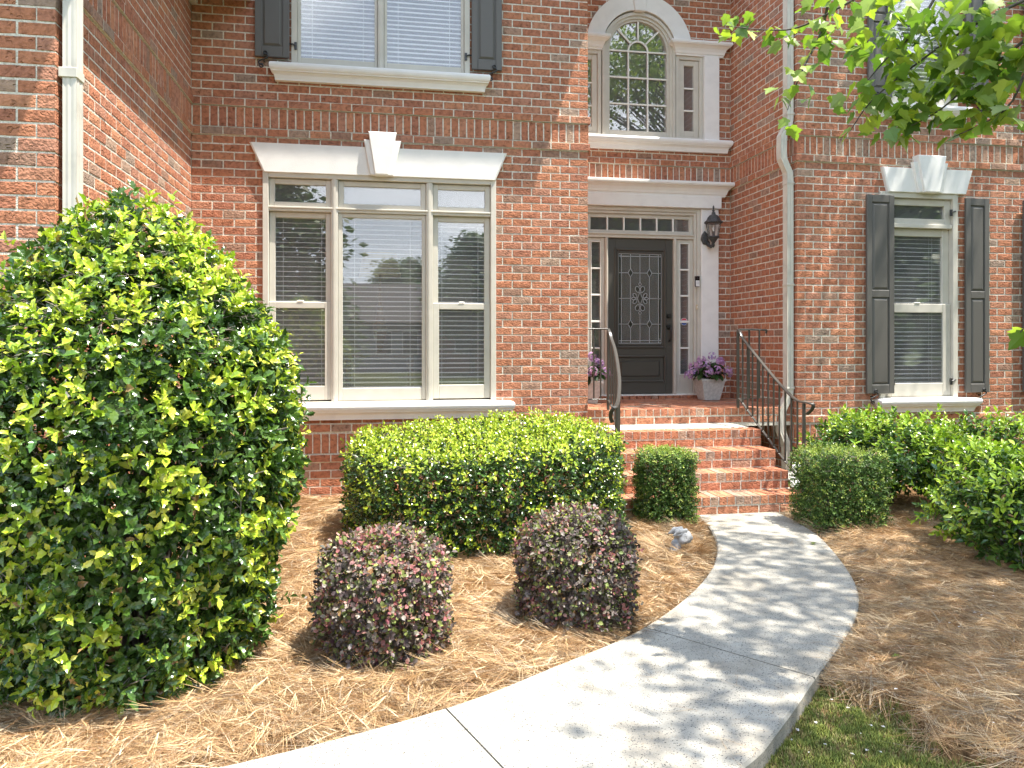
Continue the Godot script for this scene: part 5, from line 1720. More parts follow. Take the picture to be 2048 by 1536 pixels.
func shrubs() -> void:
	# tall clipped holly in the foreground
	var hp := P(-1.143, 0, 3.857)
	var prof := [[0.0, 0.50], [0.20, 0.60], [0.51, 0.65], [0.80, 0.73], [1.113, 0.76], [1.273, 0.75], [1.495, 0.70], [1.64, 0.62], [1.79, 0.49], [1.895, 0.43], [2.02, 0.33], [2.12, 0.22], [2.24, 0.0]]
	var hsdf := func(p: Vector3) -> float:
		var q := p - hp
		if q.y < 0.0: return 1.0
		var rr := Vector2(q.x, q.z).length()
		var lim := 0.0
		if q.y >= 2.24: return q.y - 2.24 + rr
		for i in prof.size() - 1:
			if q.y <= prof[i + 1][0]:
				lim = lerpf(prof[i][1], prof[i + 1][1], (q.y - prof[i][0]) / (prof[i + 1][0] - prof[i][0]))
				break
		return (rr - lim) * (0.72 if q.y > 1.6 else 0.95)
	var H := thing("holly_bush", hp, "tall dome of clipped glossy holly in front of the projecting wing", "shrub")
	foliage(H, {"seed": 1, "sdf": hsdf, "lo": hp + Vector3(-0.82, 0.0, -0.82), "hi": hp + Vector3(0.82, 2.27, 0.82), "thick": 0.18, "shoots": 9400, "per": 5, "leaf": 0.053, "parts": 300,
		"make": func(c): return leaf_mesh(0.25, c, 0.22, true), "material": M.leaf_glossy, "lumps": 0.05, "gap_freq": 3.0, "fresh": 0.85, "fresh_depth": 0.075, "patchy": true, "dead": 0.012, "up": 0.35, "wild": 0.75, "flutter": 0.45, "stem": 0.8,
		"colors": [Color(0.059, 0.120, 0.024), Color(0.077, 0.154, 0.028), Color(0.100, 0.188, 0.033), Color(0.047, 0.097, 0.026)],
		"fresh_colors": [Color(0.425, 0.547, 0.044), Color(0.342, 0.479, 0.039), Color(0.531, 0.616, 0.066), Color(0.260, 0.388, 0.035), Color(0.566, 0.570, 0.088)]})
	twigs(H, {"seed": 2, "sdf": hsdf, "lo": hp + Vector3(-0.8, 1.45, -0.8), "hi": hp + Vector3(0.8, 2.25, 0.8), "thick": 0.05, "count": 700, "length": 0.085, "rise": 0.01})
	twigs(H, {"seed": 3, "sdf": hsdf, "lo": hp + Vector3(-0.8, 0.05, -0.8), "hi": hp + Vector3(0.8, 2.2, 0.8), "thick": 0.12, "count": 500, "length": 0.16})
	stems(H, 7, hp, 0.12, hp + Vector3(0, 1.3, 0), 0.3, 0.028, 4)
	# clipped broad hedge under the large window
	var gp := P(0.85, 0, 6.2)
	var gsdf := func(p: Vector3) -> float:
		var q := p - gp
		# plan: rounded, bulging towards the walk
		var k := Vector2(q.x / 1.09, q.z / 0.95)
		var pl := (pow(absf(k.x), 3.0) + pow(absf(k.y), 2.6))
		var dplan := (pow(pl, 1.0 / 2.8) - 1.0) * 0.95
		var top := 0.80 + 0.035 * sin(q.x * 2.0) - 0.06 * q.z
		var dy := q.y - top
		var a := Vector2(maxf(dplan + 0.08, 0.0), maxf(dy + 0.08, 0.0)).length() - 0.08
		return maxf(a, maxf(0.04 - q.y, -1.0)) if dplan + 0.08 > 0 or dy + 0.08 > 0 else maxf(dplan, dy)
	var G := thing("clipped_hedge", gp, "broad flat-topped clipped green hedge below the large window", "hedge")
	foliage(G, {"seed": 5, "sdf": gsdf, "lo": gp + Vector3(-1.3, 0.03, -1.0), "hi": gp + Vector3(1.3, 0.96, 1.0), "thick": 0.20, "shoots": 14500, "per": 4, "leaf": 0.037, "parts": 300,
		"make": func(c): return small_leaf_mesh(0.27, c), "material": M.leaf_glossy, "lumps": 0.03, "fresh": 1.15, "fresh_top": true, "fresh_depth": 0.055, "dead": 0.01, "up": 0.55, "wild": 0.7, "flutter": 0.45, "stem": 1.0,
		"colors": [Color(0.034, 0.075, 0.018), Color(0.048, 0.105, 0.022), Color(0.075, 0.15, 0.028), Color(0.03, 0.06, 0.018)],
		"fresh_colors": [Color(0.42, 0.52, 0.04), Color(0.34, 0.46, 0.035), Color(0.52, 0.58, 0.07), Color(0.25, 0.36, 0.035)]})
	twigs(G, {"seed": 6, "sdf": gsdf, "lo": gp + Vector3(-1.3, 0.05, -1.0), "hi": gp + Vector3(1.3, 0.9, 1.0), "thick": 0.08, "count": 500, "length": 0.11})
	stems(G, 12, gp, 0.75, gp + Vector3(0, 0.55, 0), 0.7, 0.017, 7)
	# two clipped boxwoods either side of the walk
	var bx := [[P(2.42, 0, 6.20), Vector3(0.225, 0.315, 0.20), "small square clipped boxwood beside the stone rabbit"], [P(3.83, 0, 5.86), Vector3(0.30, 0.32, 0.30), "larger clipped boxwood on the downspout side of the walk"]]
	for i in 2:
		var bp: Vector3 = bx[i][0]
		var bh: Vector3 = bx[i][1]
		var bsdf := func(p: Vector3) -> float: return rounded_box(p, bp + Vector3(0, bh.y, 0), bh * (Vector3.ONE + Vector3(0.0, 0, 0)), 0.07)
		var B := thing("boxwood", bp, bx[i][2], "shrub", "clipped boxwoods at the foot of the steps")
		foliage(B, {"seed": 10 + i, "sdf": bsdf, "lo": bp + Vector3(-bh.x - 0.03, 0.0, -bh.z - 0.03), "hi": bp + Vector3(bh.x + 0.03, bh.y * 2 + 0.03, bh.z + 0.03), "thick": 0.11, "shoots": 7000, "per": 5, "leaf": 0.018,
			"make": func(c): return small_leaf_mesh(0.34, c), "material": M.leaf_soft, "lumps": 0.035, "gap_freq": 6.0, "fresh": 0.75, "fresh_top": true, "dead": 0.02, "fresh_depth": 0.035, "up": 0.4, "wild": 0.9, "flutter": 0.6, "stem": 1.6,
			"colors": [Color(0.075, 0.14, 0.03), Color(0.10, 0.19, 0.04), Color(0.13, 0.23, 0.055), Color(0.06, 0.11, 0.03)],
			"fresh_colors": [Color(0.32, 0.42, 0.08), Color(0.40, 0.46, 0.11), Color(0.24, 0.35, 0.06)]})
		twigs(B, {"seed": 12 + i, "sdf": bsdf, "lo": bp + Vector3(-bh.x, 0.02, -bh.z), "hi": bp + Vector3(bh.x, bh.y * 2, bh.z), "thick": 0.05, "count": 260, "length": 0.09, "rise": 0.004})
		stems(B, 6, bp, 0.10, bp + Vector3(0, bh.y, 0), 0.14, 0.012, 14 + i)
	# two rounded burgundy fringe-flower shrubs
	var lx := [[P(0.03, 0, 3.82), 0.315, 0.605, "burgundy-leaved rounded shrub nearest the camera, beside the holly"], [P(1.09, 0, 4.13), 0.315, 0.605, "burgundy-leaved rounded shrub beside the walk, in front of the clipped hedge"]]
	for i in 2:
		var lp: Vector3 = lx[i][0]
		var lr: float = lx[i][1]
		var lh: float = lx[i][2]
		var lsdf := func(p: Vector3) -> float:
			var q := p - lp
			if q.y < 0.02: return 1.0
			var rr := Vector2(q.x, q.z).length()
			var side := rr - lr * (0.90 + 0.12 * sin(clampf(q.y / lh, 0, 1) * PI))
			var dome := (Vector3(q.x, maxf(q.y - lh + lr * 0.60, 0.0) / 0.62, q.z)).length() - lr
			return maxf(side, dome)
		var S := thing("fringe_flower_shrub", lp, lx[i][3], "shrub", "burgundy clipped shrubs in the straw bed")
		foliage(S, {"seed": 20 + i, "sdf": lsdf, "lo": lp + Vector3(-0.36, 0.02, -0.36), "hi": lp + Vector3(0.36, 0.70, 0.36), "thick": 0.09, "shoots": 3300, "per": 4, "leaf": 0.027, "parts": 300,
			"make": func(c): return small_leaf_mesh(0.36, c), "material": M.leaf_soft, "lumps": 0.035, "gap_freq": 5.0, "fresh": 0.7 if i == 0 else 0.45, "patchy": true, "stray": 0.05, "dead": 0.01, "fresh_depth": 0.05, "up": 0.3, "wild": 0.8, "flutter": 0.55, "stem": 1.0,
			"colors": [Color(0.115, 0.084, 0.084), Color(0.164, 0.130, 0.122), Color(0.090, 0.101, 0.049), Color(0.254, 0.223, 0.201), Color(0.082, 0.059, 0.059), Color(0.213, 0.252, 0.076), Color(0.131, 0.101, 0.095)],
			"fresh_colors": [Color(0.344, 0.134, 0.137), Color(0.295, 0.109, 0.114), Color(0.410, 0.218, 0.190), Color(0.295, 0.336, 0.091), Color(0.361, 0.302, 0.243)]})
		twigs(S, {"seed": 22 + i, "sdf": lsdf, "lo": lp + Vector3(-0.35, 0.03, -0.35), "hi": lp + Vector3(0.35, 0.65, 0.35), "thick": 0.06, "count": 120, "length": 0.09})
		stems(S, 7, lp, 0.08, lp + Vector3(0, 0.35, 0), 0.17, 0.010, 24 + i)
	# loose privets along the right wing
	var pv := [[P(4.75, 0, 6.55), Vector3(0.78, 0.40, 0.55), 0.46, 0.22, "loose glossy privet behind the larger boxwood with bare stems below"], [P(5.35, 0, 5.55), Vector3(0.70, 0.42, 0.75), 0.46, 0.12, "tall loose privet under the tall shuttered window"], [P(4.45, 0, 4.50), Vector3(0.55, 0.38, 0.85), 0.40, 0.02, "low privet with long leafy shoots spilling over the straw, nearest the walk"]]
	for i in 3:
		var pp: Vector3 = pv[i][0]
		var ph: Vector3 = pv[i][1]
		var cy: float = pv[i][2]
		var psdf := func(p: Vector3) -> float:
			var q := (p - pp - Vector3(0, cy, 0)) / ph
			return (q.length() - 1.0) * minf(ph.x, ph.z) * 0.8
		var V := thing("privet_shrub", pp, pv[i][4], "shrub", "privets along the right wing")
		foliage(V, {"seed": 30 + i, "sdf": psdf, "lo": pp + Vector3(-ph.x, maxf(pv[i][3], cy - ph.y), -ph.z), "hi": pp + Vector3(ph.x, cy + ph.y, ph.z), "thick": 0.24, "shoots": 1350, "per": 7, "leaf": 0.058, "parts": 200,
			"make": func(c): return leaf_mesh(0.24, c, 0.16, false), "material": M.leaf_glossy, "lumps": 0.16, "gap_freq": 2.2, "keep": -0.22, "fresh": 0.7, "dead": 0.008, "stray": 0.08, "fresh_top": i == 0, "fresh_depth": 0.09, "up": 0.6, "wild": 0.6, "flutter": 0.3, "stem": 1.5,
			"colors": [Color(0.054, 0.112, 0.024), Color(0.072, 0.153, 0.029), Color(0.102, 0.195, 0.035)],
			"fresh_colors": [Color(0.360, 0.519, 0.044), Color(0.252, 0.413, 0.039), Color(0.456, 0.590, 0.066)]})
		stems(V, 9, pp, 0.16, pp + Vector3(0, cy + 0.05, 0), 0.36, 0.018, 34 + i)
		twigs(V, {"seed": 36 + i, "sdf": psdf, "lo": pp + Vector3(-ph.x, 0.03, -ph.z), "hi": pp + Vector3(ph.x, cy + ph.y, ph.z), "thick": 0.3, "count": 90, "length": 0.22, "material": M.bark})

# ---------------------------------------------------------------- maple
func maple() -> void:
	var r := RandomNumberGenerator.new()
	r.seed = 55
	var foot := P(7.4, 0, 2.6)
	var T := thing("maple_tree", foot, "maple with bright green lobed leaves hanging in front of the right wing", "tree")
	# [centre, radius, leaves]; the hanging sprays first
	var tips := MAPLE_TIPS
	var crown := []
	for g in [[2.9, 5.3, 0, 5.0], [2.55, 4.75, 0, 5.4], [2.3, 4.1, 0, 5.0], [1.95, 3.6, 0, 5.6], [1.55, 3.05, 0, 5.2], [1.25, 2.55, 0, 5.6], [2.85, 4.2, 0, 5.9], [2.6, 3.3, 0, 5.2], [3.25, 4.6, 0, 5.6], [3.6, 4.0, 0, 5.0], [3.2, 3.4, 0, 6.0], [3.0, 2.6, 0, 5.4], [2.2, 2.7, 0, 6.2], [3.9, 3.2, 0, 5.6],
			[4.3, 4.6, 0, 5.8], [4.6, 3.6, 0, 6.2], [2.95, 8.35, 0.84, 6.8], [3.45, 8.25, 0.84, 7.2], [3.9, 8.5, 0.84, 6.8], [3.2, 8.8, 0.84, 7.0], [2.6, 8.6, 0.84, 7.1], [5.0, 7.77, 4.6, 7.4], [5.6, 7.77, 3.7, 7.0], [6.2, 7.77, 4.4, 7.2], [6.7, 7.77, 3.9, 7.6], [4.8, 5.4, 0.6, 6.5]]:
		g[3] += 2.2
		var hh: float = g[3] - g[2]
		crown.append([P(g[0] + 0.339 * hh, g[3], g[1] - 0.18 * hh), r.randf_range(0.48, 0.66), 255])
	# upper crown, which the windows mirror
	for k in 46:
		var a := r.randf() * TAU
		var rad := sqrt(r.randf()) * 3.1
		crown.append([P(7.6 + cos(a) * rad, r.randf_range(6.2, 10.2) - rad * 0.35, 2.2 + sin(a) * rad), r.randf_range(0.6, 0.9), 120])
	for k in 26:
		crown.append([P(6.2 + r.randf_range(-1.3, 1.3), r.randf_range(6.8, 9.6), 0.9 + r.randf_range(-2.2, 1.6)), r.randf_range(0.6, 0.9), 120])
	# trunk and limbs
	var st := newst()
	var tr := smooth_line([foot, foot + Vector3(-0.1, 1.6, 0.05), foot + Vector3(0.0, 3.2, 0.0), foot + Vector3(0.1, 5.5, 0.2), foot + Vector3(0.05, 8.6, 0.2)], 4)
	var rr := []
	for i in tr.size(): rr.append(lerpf(0.17, 0.03, i / float(tr.size() - 1)))
	tube(st, tr, rr, 10)
	commit(T, "trunk", st, M.bark)
	var limbs := newst()
	for c in crown:
		var q: Vector3 = c[0]
		var t := clampf((q.y - 2.6) * 0.55 + 2.2, 2.4, 8.0)
		var a := foot + Vector3(0, t, 0)
		var m := a.lerp(q, 0.55) + Vector3(r.randf_range(-0.2, 0.2), 0.25, r.randf_range(-0.2, 0.2))
		tube(limbs, smooth_line([a, m, q], 3), [0.035, 0.03, 0.025, 0.02, 0.015, 0.011, 0.006], 5)
	commit(T, "limb", limbs, M.bark)
	var hang := newst()
	for b in MAPLE_TWIGS:
		var pts := []
		for q in b: pts.append(P(q[0], q[1], q[2]))
		var line := smooth_line(pts, 4)
		var rad := []
		for i in line.size(): rad.append(lerpf(0.009, 0.0022, i / float(line.size() - 1)))
		tube(hang, line, rad, 5)
	commit(T, "twig", hang, M.bark)
	# leaves
	var pal := [Color(0.26, 0.37, 0.06), Color(0.18, 0.29, 0.055), Color(0.32, 0.43, 0.07), Color(0.12, 0.21, 0.045), Color(0.32, 0.40, 0.19), Color(0.42, 0.50, 0.08)]
	var variants := []
	for c in pal: variants.append(maple_mesh(c))
	var xf := []
	var cols := []
	var n_parts := 0
	for L in tips:
		var c := P(L[0], L[1], L[2])
		for k in int(L[4] * (1.2 if L[0] < 2.35 else 1.6)):
			var p: Vector3 = c + Vector3(r.randfn(0, 0.5), r.randfn(0, 0.42), r.randfn(0, 0.6)) * float(L[3])
			var t := maple_leaf(r, p)
			if L[0] > 2.35: t.basis *= Basis.from_scale(Vector3.ONE * r.randf_range(0.95, 1.2))
			var s := seen(p)
			if n_parts < 300 and s.x > -10 and s.x < 2060 and s.y > -15:
				put(T, "leaf", variants[r.randi_range(0, 5)], M.leaf_maple, t.origin, t.basis)
				n_parts += 1
			else:
				xf.append(t); cols.append(pal[r.randi_range(0, 5)] * r.randf_range(0.8, 1.2))
	for c in crown:
		for k in int(c[2]):
			var v := Vector3(r.randfn(0, 0.5), r.randfn(0, 0.4), r.randfn(0, 0.5)) * float(c[1])
			xf.append(maple_leaf(r, c[0] + v)); cols.append(pal[r.randi_range(0, 5)] * r.randf_range(0.75, 1.15))
	var mm := MultiMesh.new()
	mm.transform_format = MultiMesh.TRANSFORM_3D
	mm.use_colors = true
	mm.mesh = maple_mesh(Color.WHITE)
	mm.instance_count = xf.size()
	for i in xf.size():
		var t: Transform3D = xf[i]
		t.origin -= foot
		mm.set_instance_transform(i, t)
		mm.set_instance_color(i, cols[i])
	var mi := MultiMeshInstance3D.new()
	mi.name = "crown"
	mi.multimesh = mm
	mi.material_override = M.leaf_maple
	T.add_child(mi)
	mi.set_meta("kind", "stuff")

func maple_leaf(r: RandomNumberGenerator, p: Vector3) -> Transform3D:
	var n := (Vector3.UP * 0.7 + Vector3(r.randf_range(-1, 1), r.randf_range(-0.3, 0.3), r.randf_range(-1, 1)) * 1.0).normalized()
	var y := Vector3(r.randf_range(-1, 1), -1.1, r.randf_range(-1, 1))
	y = (y - n * y.dot(n)).normalized()
	return Transform3D(Basis(y.cross(n), y, n) * Basis.from_scale(Vector3.ONE * r.randf_range(0.060, 0.098)), p)

# ---------------------------------------------------------------- ground
var walk_l := []
var walk_r := []
var walk_poly := PackedVector2Array()
var bed_x0 := -3.2
var bed_d0 := 1.9
var bed_step := 0.06
var bed_nx := 165
var bed_nd := 100
var bed_h := PackedFloat32Array()

func ground_and_walk() -> void:
	var g := boxp(self, "ground", -150, 150, -0.5, -0.13, -160, 140, M.turf, 0.0)
	tag(g, "", "", "", "structure")
	var L := [[2.80, 6.43], [2.72, 5.95], [2.45, 5.25], [2.03, 4.59], [1.415, 3.93], [0.80, 3.51], [0.28, 3.20], [-0.54, 2.90], [-1.6, 2.66], [-3.2, 2.45]]
	var R := [[3.585, 6.43], [3.55, 6.0], [3.416, 5.41], [3.02, 4.45], [2.617, 3.855], [1.969, 3.196], [1.576, 2.805], [1.29, 2.56], [0.62, 2.18], [-0.3, 1.85], [-1.4, 1.6], [-3.2, 1.4]]
	for e in [[L, walk_l], [R, walk_r]]:
		var pts := []
		for q in e[0]: pts.append(P(q[0], 0, q[1]))
		for q in smooth_line(pts, 6): e[1].append(q)
	for q in walk_l: walk_poly.append(Vector2(q.x, -q.z))
	for i in walk_r.size(): walk_poly.append(Vector2(walk_r[walk_r.size() - 1 - i].x, -walk_r[walk_r.size() - 1 - i].z))
	var W := Node3D.new()
	W.name = "walkway"
	add_child(W)
	tag(W, "", "", "", "structure")
	slab(W, walk_l.slice(0, 25), walk_r.slice(0, 31), 0.0, 0.004)
	slab(W, walk_l.slice(24, 37), walk_r.slice(30, 49), 0.004, 0.004)
	slab(W, walk_l.slice(36), walk_r.slice(48), 0.004, 0.0)
	# bed surface
	var n := FastNoiseLite.new()
	n.seed = 8
	n.frequency = 1.3
	n.fractal_octaves = 3
	for j in bed_nd:
		for i in bed_nx:
			var x := bed_x0 + i * bed_step
			var d := bed_d0 + j * bed_step
			var h := 0.0
			var dist := walk_dist(x, d)
			if dist < 0.0: h = -0.07
			elif grassy(x, d): h = -0.08 + 0.008 * n.get_noise_2d(x * 5, d * 5)
			else: h = -0.035 + 0.045 * smoothstep(0.0, 0.22, dist) + 0.03 * n.get_noise_2d(x * 2.0, d * 2.0) * smoothstep(0.0, 0.2, dist)
			bed_h.append(h)
	var st := newst()
	for j in bed_nd - 1:
		for i in bed_nx - 1:
			var a := bed_p(i, j); var b := bed_p(i + 1, j); var c := bed_p(i + 1, j + 1); var e := bed_p(i, j + 1)
			quad(st, a, b, c, e, Vector3.UP)
	var B := commit(self, "planting_bed", st, M.soil)
	tag(B, "", "", "", "structure")

func bed_p(i: int, j: int) -> Vector3:
	return P(bed_x0 + i * bed_step, bed_h[j * bed_nx + i], bed_d0 + j * bed_step)

func bed_y(x: float, d: float) -> float:
	var fi := clampf((x - bed_x0) / bed_step, 0, bed_nx - 1.01); var fj := clampf((d - bed_d0) / bed_step, 0, bed_nd - 1.01)
	var i := int(fi); var j := int(fj)
	var u := fi - i; var v := fj - j
	return lerpf(lerpf(bed_h[j * bed_nx + i], bed_h[j * bed_nx + i + 1], u), lerpf(bed_h[(j + 1) * bed_nx + i], bed_h[(j + 1) * bed_nx + i + 1], u), v)

# distance from the walk's edge, negative on the walk
func walk_dist(x: float, d: float) -> float:
	var best := 1e9
	var p := Vector2(x, d)
	for i in range(0, walk_poly.size(), 1):
		var q := Geometry2D.get_closest_point_to_segment(p, walk_poly[i], walk_poly[(i + 1) % walk_poly.size()])
		var t := q.distance_squared_to(p)
		if t < best: best = t
	best = sqrt(best)
	return -best if Geometry2D.is_point_in_polygon(p, walk_poly) else best

func grassy(x: float, d: float) -> bool:
	if d > 3.26: return false
	if x > 2.05 + (3.26 - d) * 0.28 + 0.05 * sin(d * 9.0): return false
	for i in walk_r.size() - 1:
		var a: Vector3 = walk_r[i]; var b: Vector3 = walk_r[i + 1]
		if d <= -a.z and d >= -b.z: return x > lerpf(a.x, b.x, (-a.z - d) / maxf(1e-5, b.z - a.z))
	return d < 1.5

func slab(W: Node3D, l: Array, r: Array, g0: float, g1: float) -> void:
	var n := 28
	var A := resample(l, n)
	var B := resample(r, n)
	# leave the joint open
	for e in [[0, 1, g0], [n - 1, n - 2, g1]]:
		A[e[0]] += (A[e[1]] - A[e[0]]).normalized() * e[2]
		B[e[0]] += (B[e[1]] - B[e[0]]).normalized() * e[2]
	var st := newst()
	var y := 0.012
	var ch := 0.010
	for i in n - 1:
		var a0: Vector3 = A[i]; var a1: Vector3 = A[i + 1]; var b0: Vector3 = B[i]; var b1: Vector3 = B[i + 1]
		var ia0 := a0 + (b0 - a0).normalized() * ch; var ia1 := a1 + (b1 - a1).normalized() * ch
		var ib0 := b0 + (a0 - b0).normalized() * ch; var ib1 := b1 + (a1 - b1).normalized() * ch
		var up := Vector3.UP * y
		quad(st, ia0 + up, ib0 + up, ib1 + up, ia1 + up, Vector3.UP)
		var lo := Vector3.UP * (y - ch)
		quad(st, ia0 + up, ia1 + up, a1 + lo, a0 + lo, Vector3.UP)
		quad(st, ib0 + up, ib1 + up, b1 + lo, b0 + lo, Vector3.UP)
		var bt := Vector3.DOWN * 0.12
		quad(st, a0 + lo, a1 + lo, a1 + bt, a0 + bt, a0 - b0)
		quad(st, b0 + lo, b1 + lo, b1 + bt, b0 + bt, b0 - a0)
	for e in [0, n - 1]:
		var o: Vector3 = (A[e] - A[1 if e == 0 else n - 2])
		quad(st, A[e] + Vector3.UP * (y - 0.001), B[e] + Vector3.UP * (y - 0.001), B[e] + Vector3.DOWN * 0.12, A[e] + Vector3.DOWN * 0.12, o)
	commit(W, "slab", st, M.concrete)

func resample(pts: Array, n: int) -> Array:
	var c := Curve3D.new()
	for p in pts: c.add_point(p)
	var out := []
	var L := c.get_baked_length()
	for i in n: out.append(c.sample_baked(L * i / (n - 1)))
	out[0] = pts[0]
	out[n - 1] = pts[-1]
	return out

func needle_mesh(sd: int) -> ArrayMesh:
	var r := RandomNumberGenerator.new()
	r.seed = sd
	var st := newst()
	for k in 3:
		var bend := r.randf_range(-0.22, 0.22)
		var fan := (k - 1) * r.randf_range(0.08, 0.22)
		var lift := r.randf_range(-0.06, 0.10)
		var prev := Vector3.ZERO
		var w := 0.0038
		for i in 4:
			var t := (i + 1) / 4.0
			var p := Vector3(t, lift * t - 0.10 * t * t * signf(lift), fan * t + bend * t * t)
			var side := Vector3(-(p.z - prev.z), 0.3, p.x - prev.x).normalized() * w
			var w1 := 1.0 if i < 3 else 0.3
			quad(st, prev - side, prev + side, p + side * w1, p - side * w1, Vector3.UP)
			prev = p
	return st.commit()

# a small mat of some thirty tangled needle bundles
func mat_mesh(sd: int, tones: Array) -> ArrayMesh:
	var r := RandomNumberGenerator.new()
	r.seed = sd
	var st := newst()
	for k in 46:
		st.set_color(tones[r.randi_range(0, tones.size() - 1)] * r.randf_range(0.75, 1.2))
		var yaw := r.randf() * TAU if r.randf() < 0.35 else r.randfn(0.0, 0.45)
		var b := Basis(Vector3.UP, yaw) * Basis(Vector3.BACK, r.randfn(0.0, 0.12)) * Basis(Vector3.RIGHT, r.randf_range(-0.7, 0.7))
		var ln := r.randf_range(0.13, 0.21)
		var o := Vector3(r.randfn(0, 0.05), pow(r.randf(), 1.6) * 0.03, r.randfn(0, 0.05)) - b.x * ln * 0.5
		for j in 3:
			var bend := r.randf_range(-0.22, 0.22)
			var fan := (j - 1) * r.randf_range(0.08, 0.22)
			var lift := r.randf_range(-0.06, 0.08)
			var prev := Vector3.ZERO
			for i in 3:
				var t := (i + 1) / 3.0
				var p := Vector3(t, lift * t - 0.08 * t * t * signf(lift), fan * t + bend * t * t)
				var side := Vector3(-(p.z - prev.z), 0.3, p.x - prev.x).normalized() * 0.0038
				var w1 := 1.0 if i < 2 else 0.3
				quad(st, o + b * (prev - side) * ln, o + b * (prev + side) * ln, o + b * (p + side * w1) * ln, o + b * (p - side * w1) * ln, Vector3.UP)
				prev = p
	return st.commit()

func straw_and_grass() -> void:
	var r := RandomNumberGenerator.new()
	r.seed = 71
	var S := Node3D.new()
	S.name = "pine_straw"
	add_child(S)
	tag(S, "loose brown pine straw mulch covering the planting beds", "pine straw", "", "stuff")
	var comb := FastNoiseLite.new()
	comb.seed = 3
	comb.frequency = 0.9
	var sets := [[], [], []]
	var tones := [Color(0.56, 0.38, 0.20), Color(0.62, 0.465, 0.28), Color(0.41, 0.25, 0.125), Color(0.65, 0.52, 0.36), Color(0.30, 0.175, 0.09), Color(0.54, 0.355, 0.175), Color(0.48, 0.39, 0.29)]
	var mats := []
	for v in 5: mats.append(mat_mesh(200 + v, tones))
	var laid := [[], [], [], [], []]
	var made := 0
	while made < 7000:
		var x: float; var d: float
		if r.randf() < 0.56:
			x = r.randf_range(-2.0, 2.95); d = r.randf_range(2.5, 7.72)
			if d > 5.2 and r.randf() < 0.4: continue
		else:
			x = r.randf_range(1.7, 5.2); d = r.randf_range(2.0, 6.8)
			if d > 5.4 and r.randf() < 0.4: continue
		if Geometry2D.is_point_in_polygon(Vector2(x, d), walk_poly) or grassy(x, d): continue
		made += 1
		var wd := walk_dist(x, d)
		if wd < 0.13:
			for k in 9:
				var y := bed_y(x, d) + pow(r.randf(), 1.6) * 0.034
				var b := Basis(Vector3.UP, r.randf() * TAU) * Basis(Vector3.BACK, r.randfn(0.0, 0.13)) * Basis(Vector3.RIGHT, r.randf_range(-0.7, 0.7))
				var ln := r.randf_range(0.10, 0.2)
				sets[r.randi_range(0, 2)].append([Transform3D(b * Basis.from_scale(Vector3.ONE * ln), P(x + r.randf_range(-0.06, 0.06), y, d + r.randf_range(-0.06, 0.06)) - b.x * ln * 0.5), tones[r.randi_range(0, 5)] * r.randf_range(0.75, 1.2)])
			continue
		if (grassy(x - 0.13, d) or grassy(x, d - 0.13)) and r.randf() < 0.75: continue
		var yaw := r.randf() * TAU if r.randf() < 0.5 else comb.get_noise_2d(x, d) * 2.2 + (0.35 if x > 1.9 else -0.2) + r.randf_range(-0.4, 0.4)
		var sx := (bed_y(x + 0.08, d) - bed_y(x - 0.08, d)) / 0.16
		var sz := -(bed_y(x, d + 0.08) - bed_y(x, d - 0.08)) / 0.16
		var up := Vector3(-sx, 1, -sz).normalized()
		var ux := Vector3(cos(yaw), 0, -sin(yaw))
		ux = (ux - up * ux.dot(up)).normalized()
		laid[r.randi_range(0, 4)].append([Transform3D(Basis(ux, up, ux.cross(up)) * Basis.from_scale(Vector3.ONE * r.randf_range(0.85, 1.15)), P(x, bed_y(x, d) + r.randf_range(0.0, 0.012), d)), Color.WHITE * r.randf_range(0.8, 1.15)])
	for v in 5: scatter(S, "needles", mats[v], laid[v], M.straw)
	# longer wisps standing round the shrubs and along the walk
	for c in [[0.03, 3.82, 0.34], [1.09, 4.13, 0.34], [2.38, 6.22, 0.30], [3.98, 5.86, 0.36], [0.9, 6.2, 1.0], [-1.14, 3.86, 0.62], [2.2, 5.35, 0.14]]:
		for k in 420:
			var a := r.randf() * TAU
			var rad: float = c[2] * r.randf_range(0.9, 1.2)
			var x: float = c[0] + cos(a) * rad; var d: float = c[1] + sin(a) * rad
			if Geometry2D.is_point_in_polygon(Vector2(x, d), walk_poly): continue
			var b := Basis(Vector3.UP, r.randf() * TAU) * Basis(Vector3.BACK, r.randf_range(0.1, 0.6))
			sets[r.randi_range(0, 2)].append([Transform3D(b * Basis.from_scale(Vector3.ONE * r.randf_range(0.12, 0.2)), P(x, bed_y(x, d) + 0.02, d)), tones[r.randi_range(0, 5)] * r.randf_range(0.8, 1.2)])
	# stray needles on the concrete
	for k in 240:
		var i := r.randi_range(2, walk_l.size() - 12)
		var t := pow(r.randf(), 3.0) * 0.5
		if r.randf() < 0.5: t = 1.0 - t
		var q: Vector3 = (walk_l[i] as Vector3).lerp(walk_r[mini(int(i * 1.25), walk_r.size() - 1)], t)
		sets[k % 3].append([Transform3D(Basis(Vector3.UP, r.randf() * TAU) * Basis.from_scale(Vector3(1, 0.1, 0.6) * r.randf_range(0.08, 0.17)), q + Vector3.UP * 0.016), tones[r.randi_range(0, 5)] * 0.8])
	for i in 3: scatter(S, "needles", needle_mesh(90 + i), sets[i], M.straw)
	# moss and thin grass beside the walk
	var blade := newst()
	for k in 4:
		var a := TAU * k / 4.0 + 0.4
		var o := Vector3(cos(a), 0, sin(a))
		var w := Vector3(-o.z, 0, o.x) * 0.08
		var m := o * 0.22 + Vector3.UP * 0.55
		quad(blade, o * 0.08 - w, o * 0.08 + w, m + w * 0.8, m - w * 0.8, o + Vector3.UP)
		tri(blade, m - w * 0.8, m + w * 0.8, o * 0.55 + Vector3.UP * 0.9, o + Vector3.UP)
	var gs := []
